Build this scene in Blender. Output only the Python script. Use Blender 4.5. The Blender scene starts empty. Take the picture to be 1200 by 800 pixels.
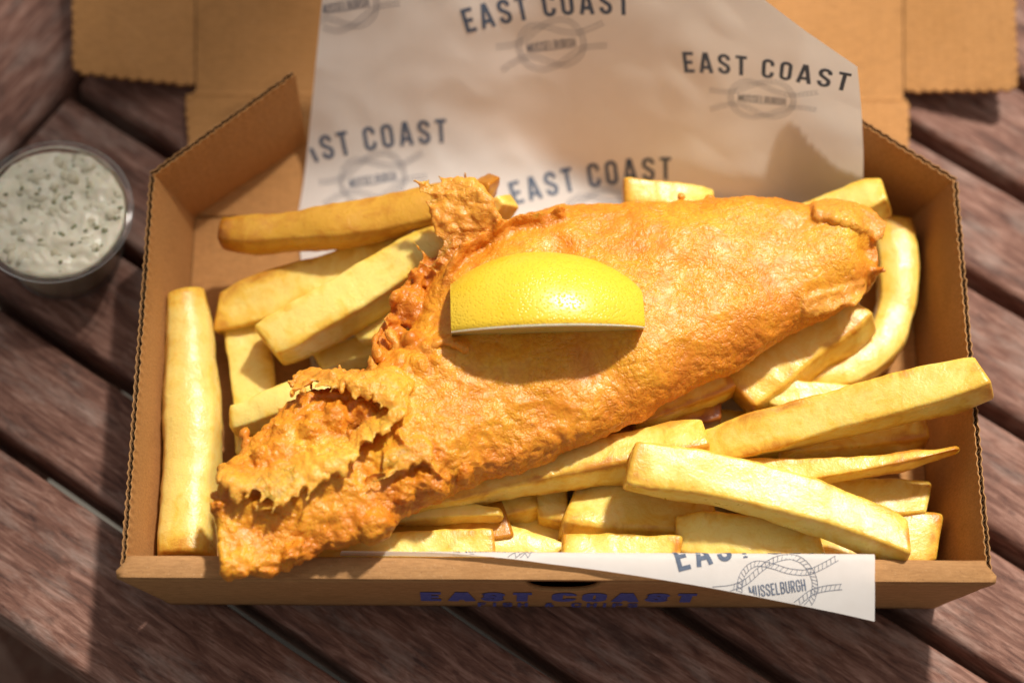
import bpy, bmesh, math, random
import numpy as np
from mathutils import Vector, Matrix, noise
from mathutils.bvhtree import BVHTree

R = math.radians
rnd = random.Random(7)
scene = bpy.context.scene
COL = scene.collection

# ------------------------------------------------------------------ camera
CAM = Vector((-0.02473576, -0.27210757, 0.80757628))
FW = Vector((0.01123573, 0.42165062, -0.90668876)).normalized()
RT = Vector((0.99991452, 0.00132618, 0.01300772)).normalized()
UP = RT.cross(FW).normalized()
FPX = 2800.0
cam_data = bpy.data.cameras.new('camera')
cam = bpy.data.objects.new('camera', cam_data)
COL.objects.link(cam)
cam.matrix_world = Matrix(((RT.x, UP.x, -FW.x, CAM.x), (RT.y, UP.y, -FW.y, CAM.y),
                           (RT.z, UP.z, -FW.z, CAM.z), (0, 0, 0, 1)))
cam_data.sensor_fit = 'HORIZONTAL'
cam_data.sensor_width = 36
cam_data.lens = FPX / 1200 * 36
cam_data.clip_start = 0.02
cam_data.clip_end = 50
cam_data.dof.use_dof = True
cam_data.dof.focus_distance = 0.822
cam_data.dof.aperture_fstop = 4.2
scene.camera = cam

# ------------------------------------------------------------------ light
SUN_EL, SUN_AZ = 58.0, 34.0          # azimuth from +y (away from viewer) towards +x (right)
sdir = Vector((math.sin(R(SUN_AZ)) * math.cos(R(SUN_EL)), math.cos(R(SUN_AZ)) * math.cos(R(SUN_EL)), math.sin(R(SUN_EL))))
world = bpy.data.worlds.new('World')
scene.world = world
world.use_nodes = True
wn = world.node_tree
sky = wn.nodes.new('ShaderNodeTexSky')
sky.sky_type = 'NISHITA'
sky.sun_disc = False
sky.sun_elevation = R(SUN_EL)
sky.sun_rotation = R(SUN_AZ)
sky.dust_density = 3.0
sky.ozone_density = 0.3
hs = wn.nodes.new('ShaderNodeHueSaturation')
hs.inputs['Saturation'].default_value = 0.10
bg = wn.nodes['Background']
bg.inputs['Strength'].default_value = 0.082
wn.links.new(sky.outputs[0], hs.inputs['Color'])
warm = wn.nodes.new('ShaderNodeMix')          # thin high haze: a warmer, whiter sky
warm.data_type = 'RGBA'
warm.blend_type = 'MULTIPLY'
warm.inputs[0].default_value = 1.0
warm.inputs[7].default_value = (1.0, .95, .89, 1)
wn.links.new(hs.outputs[0], warm.inputs[6])
wn.links.new(warm.outputs[2], bg.inputs['Color'])
sl = bpy.data.lights.new('sun', 'SUN')
sl.energy = 4.1
sl.angle = R(4.0)
sl.color = (1.0, 0.93, 0.83)
sun = bpy.data.objects.new('sun', sl)
COL.objects.link(sun)
sun.rotation_euler = (-sdir).to_track_quat('-Z', 'Y').to_euler()
vs = scene.view_settings
vs.view_transform = 'Standard'
vs.look = 'None'
vs.exposure = 0.15
vs.gamma = 1
vs.use_curve_mapping = False
scene.cycles.max_bounces = 7
scene.cycles.diffuse_bounces = 4
scene.cycles.transparent_max_bounces = 12


# ------------------------------------------------------------------ helpers
def at(px, py, z):
    """the point of the place at height z that shows at a pixel of the 1200 x 800 photograph"""
    d = FW + RT * ((px - 600) / FPX) - UP * ((py - 400) / FPX)
    return CAM + d * ((z - CAM.z) / d.z)


def proj(P):
    d = Vector(P) - CAM
    z = d.dot(FW)
    return 600 + FPX * d.dot(RT) / z, 400 - FPX * d.dot(UP) / z


def tag(o, label=None, cat=None, group=None, kind=None):
    for k, v in (('label', label), ('category', cat), ('group', group), ('kind', kind)):
        if v:
            o[k] = v
    return o


def mesh_obj(name, verts, faces, mat, parent=None, smooth=False, loc=None):
    me = bpy.data.meshes.new(name)
    if loc is not None:
        L = Vector(loc)
        verts = [Vector(v) - L for v in verts]
    me.from_pydata([tuple(v) for v in verts], [], faces)
    me.update()
    if smooth:
        me.polygons.foreach_set('use_smooth', [True] * len(me.polygons))
    if mat:
        me.materials.append(mat)
    o = bpy.data.objects.new(name, me)
    COL.objects.link(o)
    if loc is not None:
        o.location = loc
    if parent:
        o.parent = parent
        if loc is None:
            pass
        o.matrix_parent_inverse = Matrix.Translation(parent.location).inverted()
    return o


def empty(name, loc):
    o = bpy.data.objects.new(name, None)
    COL.objects.link(o)
    o.location = loc
    o.empty_display_size = 0.01
    return o


class MB:
    def __init__(self):
        self.v, self.f = [], []

    def quad(self, a, b, c, d):
        n = len(self.v)
        self.v += [Vector(a), Vector(b), Vector(c), Vector(d)]
        self.f.append((n, n + 1, n + 2, n + 3))

    def slab(self, poly, off):
        """prism of a planar polygon pushed by vector off"""
        n, k = len(self.v), len(poly)
        off = Vector(off)
        self.v += [Vector(p) for p in poly] + [Vector(p) + off for p in poly]
        self.f.append(tuple(range(n, n + k)))
        self.f.append(tuple(range(n + 2 * k - 1, n + k - 1, -1)))
        for i in range(k):
            j = (i + 1) % k
            self.f.append((n + i, n + k + i, n + k + j, n + j))

    def build(self, name, mat, parent=None, smooth=False, loc=None):
        return mesh_obj(name, self.v, self.f, mat, parent, smooth, loc)


def fix_normals(o):
    bm = bmesh.new()
    bm.from_mesh(o.data)
    bmesh.ops.recalc_face_normals(bm, faces=bm.faces)
    bm.to_mesh(o.data)
    bm.free()
    return o


def cr(pts, n):
    """Catmull-Rom through points -> n+1 samples"""
    P = [np.array(p, float) for p in pts]
    P = [2 * P[0] - P[1]] + P + [2 * P[-1] - P[-2]]
    m = len(P) - 3
    out = []
    for i in range(n + 1):
        t = i / n * m
        k = min(int(t), m - 1)
        u = t - k
        a, b, c, d = P[k:k + 4]
        out.append(.5 * (2 * b + (c - a) * u + (2 * a - 5 * b + 4 * c - d) * u * u + (3 * b - a - 3 * c + d) * u ** 3))
    return out


def fbm(p, s, o=4, h=.55):
    a, t, v = 1.0, 0.0, 0.0
    q = Vector(p) * s
    for _ in range(o):
        v += a * noise.noise(q)
        t += a
        a *= h
        q = q * 2.03 + Vector((3.1, 1.7, 2.3))
    return v / t


# ------------------------------------------------------------------ materials
class Mat:
    def __init__(self, name):
        self.m = bpy.data.materials.new(name)
        self.m.use_nodes = True
        self.t = self.m.node_tree
        self.b = self.t.nodes['Principled BSDF']
        self.out = self.t.nodes['Material Output']

    def n(self, typ, **kw):
        x = self.t.nodes.new(typ)
        for k, v in kw.items():
            if hasattr(x, k):
                setattr(x, k, v)
            else:
                x.inputs[k.replace('_', ' ')].default_value = v
        return x

    def l(self, a, b):
        self.t.links.new(a, b)

    def coords(self, scale=(1, 1, 1), rot=(0, 0, 0), kind='Object'):
        c = self.n('ShaderNodeTexCoord')
        mp = self.n('ShaderNodeMapping')
        mp.inputs['Scale'].default_value = scale
        mp.inputs['Rotation'].default_value = rot
        self.l(c.outputs[kind], mp.inputs['Vector'])
        return mp.outputs[0]

    def noise(self, vec, scale, detail=4, rough=.6, dist=0):
        x = self.n('ShaderNodeTexNoise')
        x.inputs['Scale'].default_value = scale
        x.inputs['Detail'].default_value = detail
        x.inputs['Roughness'].default_value = rough
        x.inputs['Distortion'].default_value = dist
        if vec is not None:
            self.l(vec, x.inputs['Vector'])
        return x.outputs['Fac']

    def ramp(self, fac, stops):
        x = self.n('ShaderNodeValToRGB')
        e = x.color_ramp.elements
        while len(e) < len(stops):
            e.new(.5)
        for i, (p, c) in enumerate(stops):
            e[i].position = p
            e[i].color = tuple(c) + (1,) if len(c) == 3 else c
        self.l(fac, x.inputs[0])
        return x.outputs[0]

    def mix(self, fac, a, b, mode='MIX'):
        x = self.n('ShaderNodeMix', data_type='RGBA', blend_type=mode)
        for s, v in ((x.inputs[0], fac), (x.inputs[6], a), (x.inputs[7], b)):
            if hasattr(v, 'is_linked'):
                self.l(v, s)
            elif isinstance(v, (int, float)):
                s.default_value = v
            else:
                s.default_value = tuple(v) + (1,)
        return x.outputs[2]

    def math(self, op, a, b=None, c=None, clamp=False):
        x = self.n('ShaderNodeMath', operation=op)
        x.use_clamp = clamp
        for i, v in enumerate((a, b, c)):
            if v is None:
                continue
            if hasattr(v, 'is_linked'):
                self.l(v, x.inputs[i])
            else:
                x.inputs[i].default_value = v
        return x.outputs[0]

    def bump(self, h, dist, strength=1.0, prev=None):
        x = self.n('ShaderNodeBump')
        x.inputs['Distance'].default_value = dist
        x.inputs['Strength'].default_value = strength
        self.l(h, x.inputs['Height'])
        if prev is not None:
            self.l(prev, x.inputs['Normal'])
        return x.outputs[0]

    def attr(self, name):
        x = self.n('ShaderNodeAttribute')
        x.attribute_name = name
        return x.outputs['Fac']

    def set(self, **kw):
        for k, v in kw.items():
            s = self.b.inputs[k.replace('_', ' ')]
            if hasattr(v, 'is_linked'):
                self.l(v, s)
            elif isinstance(v, tuple) and len(v) == 3 and s.type == 'RGBA':
                s.default_value = v + (1,)
            else:
                s.default_value = v
        return self


# kraft corrugated board
def m_card(name, c0, c1, ang=0.0):
    M = Mat(name)
    v = M.coords()
    fine = M.noise(v, 900, 3, .7)
    fib = M.noise(M.coords((260, 1500, 700)), 1.0, 3, .6)
    big = M.noise(v, 22, 4, .6)
    col = M.ramp(big, [(.25, c0), (.75, c1)])
    col = M.mix(M.math('MULTIPLY', M.ramp(fib, [(.35, (0, 0, 0)), (.75, (1, 1, 1))]), .42), col, (.17, .075, .024))
    spk = M.ramp(fine, [(.60, (0, 0, 0)), (.70, (1, 1, 1))])
    col = M.mix(M.math('MULTIPLY', spk, .22), col, (.72, .48, .27))
    dk = M.ramp(M.noise(v, 1400, 2, .5), [(.66, (0, 0, 0)), (.72, (1, 1, 1))])
    col = M.mix(M.math('MULTIPLY', dk, .4), col, (.11, .05, .018))
    stain = M.ramp(M.noise(v, 34, 3, .5, .6), [(.60, (0, 0, 0)), (.68, (1, 1, 1))])
    col = M.mix(M.math('MULTIPLY', stain, .22), col, (.24, .105, .030))
    M.set(Base_Color=col, Roughness=.78, Specular_IOR_Level=.25)
    lines = M.n('ShaderNodeTexWave', wave_type='BANDS', bands_direction='X' if ang == 0 else 'Y')
    lines.inputs['Scale'].default_value = 90
    lines.inputs['Distortion'].default_value = .3
    M.l(v, lines.inputs['Vector'])
    b1 = M.bump(lines.outputs['Fac'], .00012, .35)
    M.set(Normal=M.bump(M.math('ADD', fine, fib), .0002, .35, b1))
    return M.m


CARD = m_card('kraft_board', (.44, .21, .064), (.52, .255, .088))
CARD2 = m_card('kraft_board_outside', (.41, .205, .075), (.47, .25, .10), 1)
M = Mat('corrugated_core')
M.set(Base_Color=M.ramp(M.noise(M.coords(), 300), [(.3, (.10, .05, .018)), (.7, (.20, .105, .04))]), Roughness=.9)
CORE = M.m


def m_ink(name, c, wear=.25, sc=700):
    M = Mat(name)
    f = M.noise(M.coords(), sc, 4, .7)
    M.set(Base_Color=M.ramp(f, [(.35, c), (.8, tuple(min(1, x * (1 + wear) + wear * .12) for x in c))]), Roughness=.7)
    return M.m


INK = m_ink('navy_ink', (.065, .09, .14))
INK_BLUE = m_ink('blue_box_ink', (.06, .07, .30), .4)

# greaseproof paper: lets light through
M = Mat('greaseproof_paper')
v = M.coords()
fb = M.noise(v, 160, 5, .65)
col = M.ramp(fb, [(.3, (.87, .85, .82)), (.7, (.91, .895, .87))])
M.set(Base_Color=col, Roughness=.55, Specular_IOR_Level=.3, Normal=M.bump(fb, .0003, .3))
tr = M.n('ShaderNodeBsdfTranslucent')
tr.inputs['Color'].default_value = (.93, .87, .79, 1)
mx = M.n('ShaderNodeMixShader')
mx.inputs[0].default_value = .42
M.l(M.b.outputs[0], mx.inputs[1])
M.l(tr.outputs[0], mx.inputs[2])
M.l(mx.outputs[0], M.out.inputs['Surface'])
PAPER = M.m

# weathered hardwood
PHI = R(-34.5333)


def m_wood(name):
    M = Mat(name)
    oi = M.n('ShaderNodeObjectInfo')
    c = M.n('ShaderNodeTexCoord')
    add = M.n('ShaderNodeVectorMath', operation='ADD')
    sc = M.n('ShaderNodeVectorMath', operation='SCALE')
    comb = M.n('ShaderNodeCombineXYZ')
    for i in range(3):
        M.l(oi.outputs['Random'], comb.inputs[i])
    M.l(comb.outputs[0], sc.inputs[0])
    sc.inputs['Scale'].default_value = 7.0
    M.l(c.outputs['Object'], add.inputs[0])
    M.l(sc.outputs[0], add.inputs[1])

    def mp(s):
        x = M.n('ShaderNodeMapping')
        x.inputs['Scale'].default_value = s
        M.l(add.outputs[0], x.inputs['Vector'])
        return x.outputs[0]
    grain = M.noise(mp((55, 380, 380)), 1, 7, .68, .6)
    grain2 = M.noise(mp((130, 900, 900)), 1, 5, .68)
    patch = M.noise(mp((30, 80, 80)), 1, 6, .68)
    patch2 = M.noise(mp((45, 110, 110)), 1, 5, .68, .4)
    base = M.ramp(grain, [(.30, (.050, .019, .014)), (.5, (.185, .084, .058)), (.70, (.37, .210, .160))])
    grey = M.ramp(grain2, [(.3, (.20, .135, .110)), (.7, (.46, .345, .295))])
    col = M.mix(M.ramp(patch, [(.50, (0, 0, 0)), (.70, (.7, .7, .7))]), base, grey)
    col = M.mix(M.ramp(patch2, [(.56, (0, 0, 0)), (.70, (.6, .6, .6))]), col, (.05, .026, .02))
    pits = M.ramp(M.noise(mp((160, 420, 420)), 1, 3, .5), [(.64, (0, 0, 0)), (.72, (1, 1, 1))])
    col = M.mix(M.math('MULTIPLY', pits, .5), col, (.07, .028, .022))
    crack = M.ramp(grain2, [(.26, (1, 1, 1)), (.34, (0, 0, 0))])
    col = M.mix(M.math('MULTIPLY', crack, .55), col, (.025, .014, .010))
    M.set(Base_Color=col, Roughness=M.math('ADD', M.math('MULTIPLY', grain2, .2), .58), Specular_IOR_Level=.28)
    h = M.math('ADD', M.math('MULTIPLY', grain2, .6), grain)
    M.set(Normal=M.bump(h, .0007, .45))
    return M.m


WOOD = m_wood('weathered_hardwood')

M = Mat('paving')
v = M.coords()
M.set(Base_Color=M.ramp(M.noise(v, 9, 6, .7), [(.3, (.065, .06, .05)), (.7, (.11, .10, .085))]), Roughness=.9,
      Normal=M.bump(M.noise(v, 60, 5), .01, .5))
PAVING = M.m


# chips
def m_chip(name, pale, gold, brown):
    M = Mat(name)
    oi = M.n('ShaderNodeObjectInfo')
    v = M.coords()
    big = M.noise(v, 85, 5, .65, 1.2)
    med = M.noise(v, 260, 4, .65, .4)
    fin = M.noise(v, 1100, 3, .6)
    edge = M.attr('toast')
    f = M.math('ADD', M.math('MULTIPLY', M.math('SUBTRACT', big, .5), 1.5), M.math('MULTIPLY', edge, .70))
    f = M.math('ADD', f, M.math('MULTIPLY', M.math('SUBTRACT', med, .5), .7))
    f = M.math('ADD', f, M.math('MULTIPLY', M.math('SUBTRACT', oi.outputs['Random'], .5), .22))
    col = M.ramp(M.math('ADD', f, .18, clamp=True), [(.08, pale), (.46, gold), (.92, brown)])
    spots = M.ramp(med, [(.69, (0, 0, 0)), (.76, (1, 1, 1))])
    col = M.mix(M.math('MULTIPLY', spots, .45), col, brown)
    M.set(Base_Color=col, Roughness=M.math('ADD', M.math('MULTIPLY', big, .4), .12), Specular_IOR_Level=.5,
          Subsurface_Weight=.45, Subsurface_Scale=.0035, Subsurface_Radius=(1.0, .62, .2))
    h = M.math('ADD', M.math('MULTIPLY', fin, .35), M.math('MULTIPLY', med, 1.0))
    M.set(Normal=M.bump(h, .0007, .45))
    return M.m


CHIP = m_chip('fried_potato', (.87, .655, .185), (.83, .52, .075), (.57, .24, .022))
CHIP_DARK = m_chip('well_fried_potato', (.64, .33, .035), (.52, .21, .014), (.28, .08, .008))

# batter
M = Mat('fried_batter')
v = M.coords()
toast = M.attr('toast')
big = M.noise(v, 34, 5, .6, .8)
med = M.noise(v, 200, 4, .65, .3)
fin = M.noise(v, 620, 4, .65)
f = M.math('ADD', M.math('MULTIPLY', toast, .75), M.math('MULTIPLY', M.math('SUBTRACT', big, .5), .95))
f = M.math('ADD', f, M.math('MULTIPLY', M.math('SUBTRACT', med, .5), .5))
col = M.ramp(M.math('ADD', f, .22, clamp=True), [(.02, (.86, .49, .05)), (.24, (.80, .36, .022)), (.50, (.70, .24, .012)),
                                                (.75, (.54, .15, .008)), (1.0, (.32, .08, .006))])
crust = M.attr('crust')
cf = M.math('ADD', M.math('MULTIPLY', crust, 1.0), M.math('MULTIPLY', M.math('SUBTRACT', fin, .5), .8))
col = M.mix(M.math('MULTIPLY', cf, .6, clamp=True), col, (.86, .47, .085))
dots = M.ramp(M.noise(v, 330, 3, .5), [(.66, (0, 0, 0)), (.76, (1, 1, 1))])
col = M.mix(M.math('MULTIPLY', dots, .4), col, (.36, .10, .012))
M.set(Roughness=M.math('ADD', M.math('MULTIPLY', med, .45), .19), Specular_IOR_Level=.45,
      Subsurface_Weight=.5, Subsurface_Scale=.0025, Subsurface_Radius=(1.0, .45, .10))
vo = M.n('ShaderNodeTexVoronoi', feature='F1')
vo.inputs['Scale'].default_value = 560
vd = M.n('ShaderNodeVectorMath', operation='ADD')
nz = M.n('ShaderNodeTexNoise')
nz.inputs['Scale'].default_value = 300
M.l(v, nz.inputs['Vector'])
sc_ = M.n('ShaderNodeVectorMath', operation='SCALE')
sc_.inputs['Scale'].default_value = .003
M.l(nz.outputs['Color'], sc_.inputs[0])
M.l(v, vd.inputs[0])
M.l(sc_.outputs[0], vd.inputs[1])
M.l(vd.outputs[0], vo.inputs['Vector'])
vo2 = M.n('ShaderNodeTexVoronoi', feature='F1')
vo2.inputs['Scale'].default_value = 1150
M.l(vd.outputs[0], vo2.inputs['Vector'])
d1 = M.math('POWER', vo.outputs['Distance'], 2.0)
d2_ = M.math('POWER', vo2.outputs['Distance'], 2.0)
msk = M.ramp(M.noise(v, 75, 3, .6, .5), [(.38, (.25, .25, .25)), (.62, (1, 1, 1))])
h = M.math('SUBTRACT', M.math('MULTIPLY', med, .35), M.math('MULTIPLY', msk, M.math('ADD', M.math('MULTIPLY', d1, .9), M.math('MULTIPLY', d2_, .6))))
M.set(Normal=M.bump(h, .0010, .5))
pit = M.ramp(M.math('ADD', d1, M.math('MULTIPLY', d2_, .5)), [(.15, (0, 0, 0)), (.75, (1, 1, 1))])
M.set(Base_Color=M.mix(M.math('MULTIPLY', pit, .32), col, (.55, .17, .010)))
BATTER = M.m

# lemon
M = Mat('lemon_rind')
v = M.coords()
vo = M.n('ShaderNodeTexVoronoi', feature='F1')
vo.inputs['Scale'].default_value = 950
vo.inputs['Randomness'].default_value = .9
M.l(v, vo.inputs['Vector'])
big = M.noise(v, 60, 3)
pit = M.ramp(vo.outputs['Distance'], [(.10, (0, 0, 0)), (.45, (1, 1, 1))])
col = M.mix(pit, (.78, .48, .016), (.87, .565, .03))
col = M.mix(M.ramp(big, [(.35, (0, 0, 0)), (.7, (.5, .5, .5))]), col, (.88, .60, .06))
sp = M.ramp(M.noise(M.coords((1, 2, 1)), 210, 3, .5), [(.72, (0, 0, 0)), (.76, (1, 1, 1))])
col = M.mix(M.math('MULTIPLY', sp, .5), col, (.45, .27, .02))
M.set(Base_Color=col, Roughness=.28, Specular_IOR_Level=.5, Subsurface_Weight=.15, Subsurface_Scale=.003,
      Subsurface_Radius=(1, .8, .15), Normal=M.bump(M.math('ADD', pit, M.math('MULTIPLY', M.noise(v, 300, 3), .6)), .0004, .4))
RIND = M.m
M = Mat('lemon_pith')
M.set(Base_Color=M.ramp(M.noise(M.coords(), 500), [(.3, (.86, .82, .66)), (.7, (.90, .88, .78))]), Roughness=.6, Subsurface_Weight=.2, Subsurface_Scale=.002)
PITH = M.m
M = Mat('lemon_flesh')
M.set(Base_Color=M.ramp(M.noise(M.coords((1, 5, 5)), 120, 4), [(.3, (.78, .55, .10)), (.7, (.85, .70, .25))]), Roughness=.2, Subsurface_Weight=.4, Subsurface_Scale=.004,
      Normal=M.bump(M.noise(M.coords((1, 4, 4)), 200, 3), .001, .6))
FLESH = M.m

# sauce and tub
M = Mat('tartare_sauce')
v = M.coords()
f = M.noise(v, 180, 4, .6)
M.set(Base_Color=M.ramp(f, [(.3, (.76, .68, .50)), (.65, (.86, .79, .63))]), Roughness=.28, Subsurface_Weight=.3, Subsurface_Scale=.003,
      Normal=M.bump(M.noise(v, 300, 3, .5), .0006, .4))
SAUCE = M.m
M = Mat('herb_green')
M.set(Base_Color=M.ramp(M.noise(M.coords(), 250), [(.35, (.22, .22, .11)), (.7, (.42, .39, .23))]), Roughness=.4)
HERB = M.m
M = Mat('gherkin_bits')
M.set(Base_Color=M.ramp(M.noise(M.coords(), 200), [(.35, (.62, .54, .36)), (.7, (.80, .73, .56))]), Roughness=.3)
GHERK = M.m
M = Mat('clear_plastic')
fr = M.n('ShaderNodeFresnel')
fr.inputs['IOR'].default_value = 1.5
tp = M.n('ShaderNodeBsdfTransparent')
tp.inputs['Color'].default_value = (.985, .985, .98, 1)
gl = M.n('ShaderNodeBsdfGlossy')
gl.inputs['Roughness'].default_value = .09
mx = M.n('ShaderNodeMixShader')
M.l(M.math('MULTIPLY_ADD', fr.outputs[0], .7, .01, clamp=True), mx.inputs[0])
M.l(tp.outputs[0], mx.inputs[1])
M.l(gl.outputs[0], mx.inputs[2])
M.l(mx.outputs[0], M.out.inputs['Surface'])
PLASTIC = M.m

# ------------------------------------------------------------------ ground and table
gz = -0.72
mb = MB()
mb.quad((-8, -8, gz), (8, -8, gz), (8, 8, gz), (-8, 8, gz))
tag(mb.build('ground', PAVING), kind='structure')

PITCH, OFF, GAP = .0434, -.0681, .0056
U = Vector((math.cos(PHI), math.sin(PHI), 0))          # along the slats
N = Vector((math.sin(PHI), -math.cos(PHI), 0))         # across the slats
A_END = -.2725
table = empty('slatted_table', U * 0 + Vector((0, 0, gz)))
tag(table, 'weathered red-brown slatted wooden table under the takeaway box', 'table')


def plank(name, length, width, thick, origin, xdir, seed, zoff=0.0):
    """a rounded, slightly uneven board; local x runs along the grain; origin = centre of the top"""
    rr = random.Random(seed)
    nx = max(8, int(length / .012))
    r = .0032
    sec = []
    for (cy, cz, a0) in ((width / 2 - r, -r, 0), (-(width / 2 - r), -r, 90)):
        for k in range(4):
            a = R(a0 + k * 30)
            sec.append((cy + r * math.cos(a), cz + r * math.sin(a)))
        if a0 == 0:
            for k in range(1, 8):
                sec.append(((width / 2 - r) * (1 - 2 * k / 8), 0))
    sec.append((-width / 2, -thick))
    sec.append((width / 2, -thick))
    V, F = [], []
    m = len(sec)
    for i in range(nx + 1):
        x = -length / 2 + length * i / nx
        for (y, z) in sec:
            p = Vector((x * 14, y * 60 + seed * 9.1, z * 20))
            dz = .0005 * noise.noise(p) + .0003 * noise.noise(p * 2.7)
            dy = .0007 * noise.noise(Vector((x * 30, seed * 3.3, 1 if y > 0 else 9))) if abs(y) > width * .4 else 0
            V.append((x, y + dy, z + (dz if z > -thick * .5 else 0)))
    for i in range(nx):
        for j in range(m):
            k = (j + 1) % m
            F.append((i * m + j, i * m + k, (i + 1) * m + k, (i + 1) * m + j))
    F.append(tuple(range(m)))
    F.append(tuple(range((nx + 1) * m - 1, nx * m - 1, -1)))
    o = mesh_obj(name, V, F, WOOD, None, True)
    o.data.set_sharp_from_angle(angle=R(50))
    o.location = origin
    o.rotation_euler = (0, 0, math.atan2(xdir.y, xdir.x))
    o.parent = table
    o.matrix_parent_inverse = Matrix.Translation(table.location).inverted()
    fix_normals(o)
    return o


for k in range(-15, 4):
    b0 = OFF + k * PITCH + GAP / 2
    w = PITCH - GAP if k < 3 else PITCH * 1.2 - GAP / 2
    L = 1.15
    c = U * (A_END + L / 2) + N * (b0 + w / 2) + Vector((0, 0, rnd.uniform(-.0010, -.0002)))
    plank('slat', L, w, .022, c, U, k + 20)
c = U * (A_END - .0040 - .045) + N * (OFF - .5 * PITCH) + Vector((0, 0, -.0005))
plank('end_board', .84, .09, .026, c - N * .19, N, 77)
# frame under the slats, four legs
for a in (A_END + .05, A_END + 1.04):
    c = U * a + N * (OFF - 1.9 * PITCH) + Vector((0, 0, -.0235))
    plank('cross_rail', .78, .05, .03, c - N * .14, N, 90 + int(a * 10))
for a in (A_END + .05, A_END + 1.04):
    for b in (OFF - 14.2 * PITCH, OFF + 3.4 * PITCH):
        mb = MB()
        p = U * a + N * b
        q = [p + U * sx * .022 + N * sy * .022 for sx, sy in ((-1, -1), (1, -1), (1, 1), (-1, 1))]
        mb.slab([Vector((x.x, x.y, gz)) for x in q], (0, 0, -gz - .0535))
        mb.build('leg', WOOD, table)

# unseen square post, added to shade the pot and boards beside the box
post = empty('added_shade_post', Vector((.405, 1.053, gz)))
tag(post, 'added square brown post, out of view, that shades the sauce pot and table boards', 'post')
for nm, hw_, z0_, z1_ in (('shade_post_shaft', .075, gz + .03, gz + 2.75), ('shade_post_foot', .090, gz, gz + .032), ('shade_post_cap', .087, gz + 2.748, gz + 2.79)):
    mb = MB()
    sx_, sy_ = Vector((math.sin(R(SUN_AZ)), math.cos(R(SUN_AZ)), 0)), Vector((math.cos(R(SUN_AZ)), -math.sin(R(SUN_AZ)), 0))
    c_ = Vector((.405, 1.053, 0))
    q = [c_ + (sx_ * a + sy_ * b) * hw_ for a, b in ((-1, -.9), (-.9, -1), (.9, -1), (1, -.9), (1, .9), (.9, 1), (-.9, 1), (-1, .9))]
    mb.slab([Vector((p.x, p.y, z0_)) for p in q], (0, 0, z1_ - z0_))
    fix_normals(mb.build(nm, WOOD, post))

# ------------------------------------------------------------------ takeaway box
WB, DB, H, ES, EF, EB = .135, .1527, .0469, .0097, .0024, -.0056
T = .0020
Z0 = .0012
box = empty('takeaway_box', (0, .075, 0))
tag(box, 'open brown corrugated cardboard takeaway box full of fish and chips', 'box')


def jit(a, b, step, amp, seed, normal):
    """a cut board edge from a to b: small saw-tooth nicks"""
    a, b, normal = Vector(a), Vector(b), Vector(normal)
    L = (b - a).length
    n = max(2, int(L / step))
    out = []
    for i in range(n):
        rr = amp * (.8 + .4 * noise.noise(Vector((i * .7, seed, 0))))
        out.append(a.lerp(b, (i + .0) / n) + normal * (rr if i else 0))
        out.append(a.lerp(b, (i + .55) / n) + normal * rr)
        out.append(a.lerp(b, (i + .6) / n))
    return out


mb = MB()
mb.slab([(-WB, 0, Z0), (WB, 0, Z0), (WB, DB, Z0), (-WB, DB, Z0)], (0, 0, T))
fix_normals(mb.build('base_panel', CARD, box))
FLOOR = Z0 + T


def sandwich(name, a, b, c, d, outward, parent, flute_pitch=.0036, seed=0):
    """corrugated board panel; a-b bottom edge, d-c top edge, thickness towards outward; shows its flutes on the cut edges"""
    a, b, c, d = map(Vector, (a, b, c, d))
    o = Vector(outward).normalized()
    lt = .00035
    S = 300
    wall = None
    for nm, off, mat in (('liner', 0, CARD), ('outer_liner', T - lt, CARD2)):
        V, F = [], []
        for i in range(S + 1):
            s = i / S
            top = d.lerp(c, s)
            bot = a.lerp(b, s)
            up = (top - bot).normalized()
            top = top + up * (.0007 * noise.noise(Vector((s * 55, seed, off * 1000))) + .0004 * noise.noise(Vector((s * 140, seed, 3))))
            wv = .00022 * math.sin(2 * math.pi * s * (c - d).length / flute_pitch + .6 * noise.noise(Vector((s * 20, seed, 1))))
            for t in (0, .9, 1):
                V.append(bot.lerp(top, t) + o * (off + wv * (t == 1)))
            for t in (1, .9, 0):
                V.append(bot.lerp(top, t) + o * (off + lt + wv * (t == 1)))
        for i in range(S):
            for j in range(6):
                k = (j + 1) % 6
                F.append((i * 6 + j, i * 6 + k, (i + 1) * 6 + k, (i + 1) * 6 + j))
        F.append(tuple(range(6)))
        F.append(tuple(range(S * 6 + 5, S * 6 - 1, -1)))
        if wall is None:
            wall = mesh_obj(name, V, F, mat, parent)
            fix_normals(wall)
        else:
            fix_normals(mesh_obj(nm, V, F, mat, wall))
    L = (c - d).length
    n = int(L / flute_pitch * 10)
    V, F = [], []
    for i in range(n + 1):
        s = i / n
        w = math.sin(2 * math.pi * s * L / flute_pitch + .6 * noise.noise(Vector((s * 20, seed, 1))))
        w = max(-1, min(1, w * 1.25))
        off = T / 2 + (T / 2 - lt * 1.1) * w
        top, bot = d.lerp(c, s), a.lerp(b, s)
        top = top - (top - bot).normalized() * .0006
        V += [bot + o * off, top + o * off, top + o * (off + .0002), bot + o * (off + .0002)]
    for i in range(n):
        for j in range(4):
            k = (j + 1) % 4
            F.append((i * 4 + j, i * 4 + k, (i + 1) * 4 + k, (i + 1) * 4 + j))
    fix_normals(mesh_obj('flute', V, F, CORE, wall))
    return wall


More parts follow.
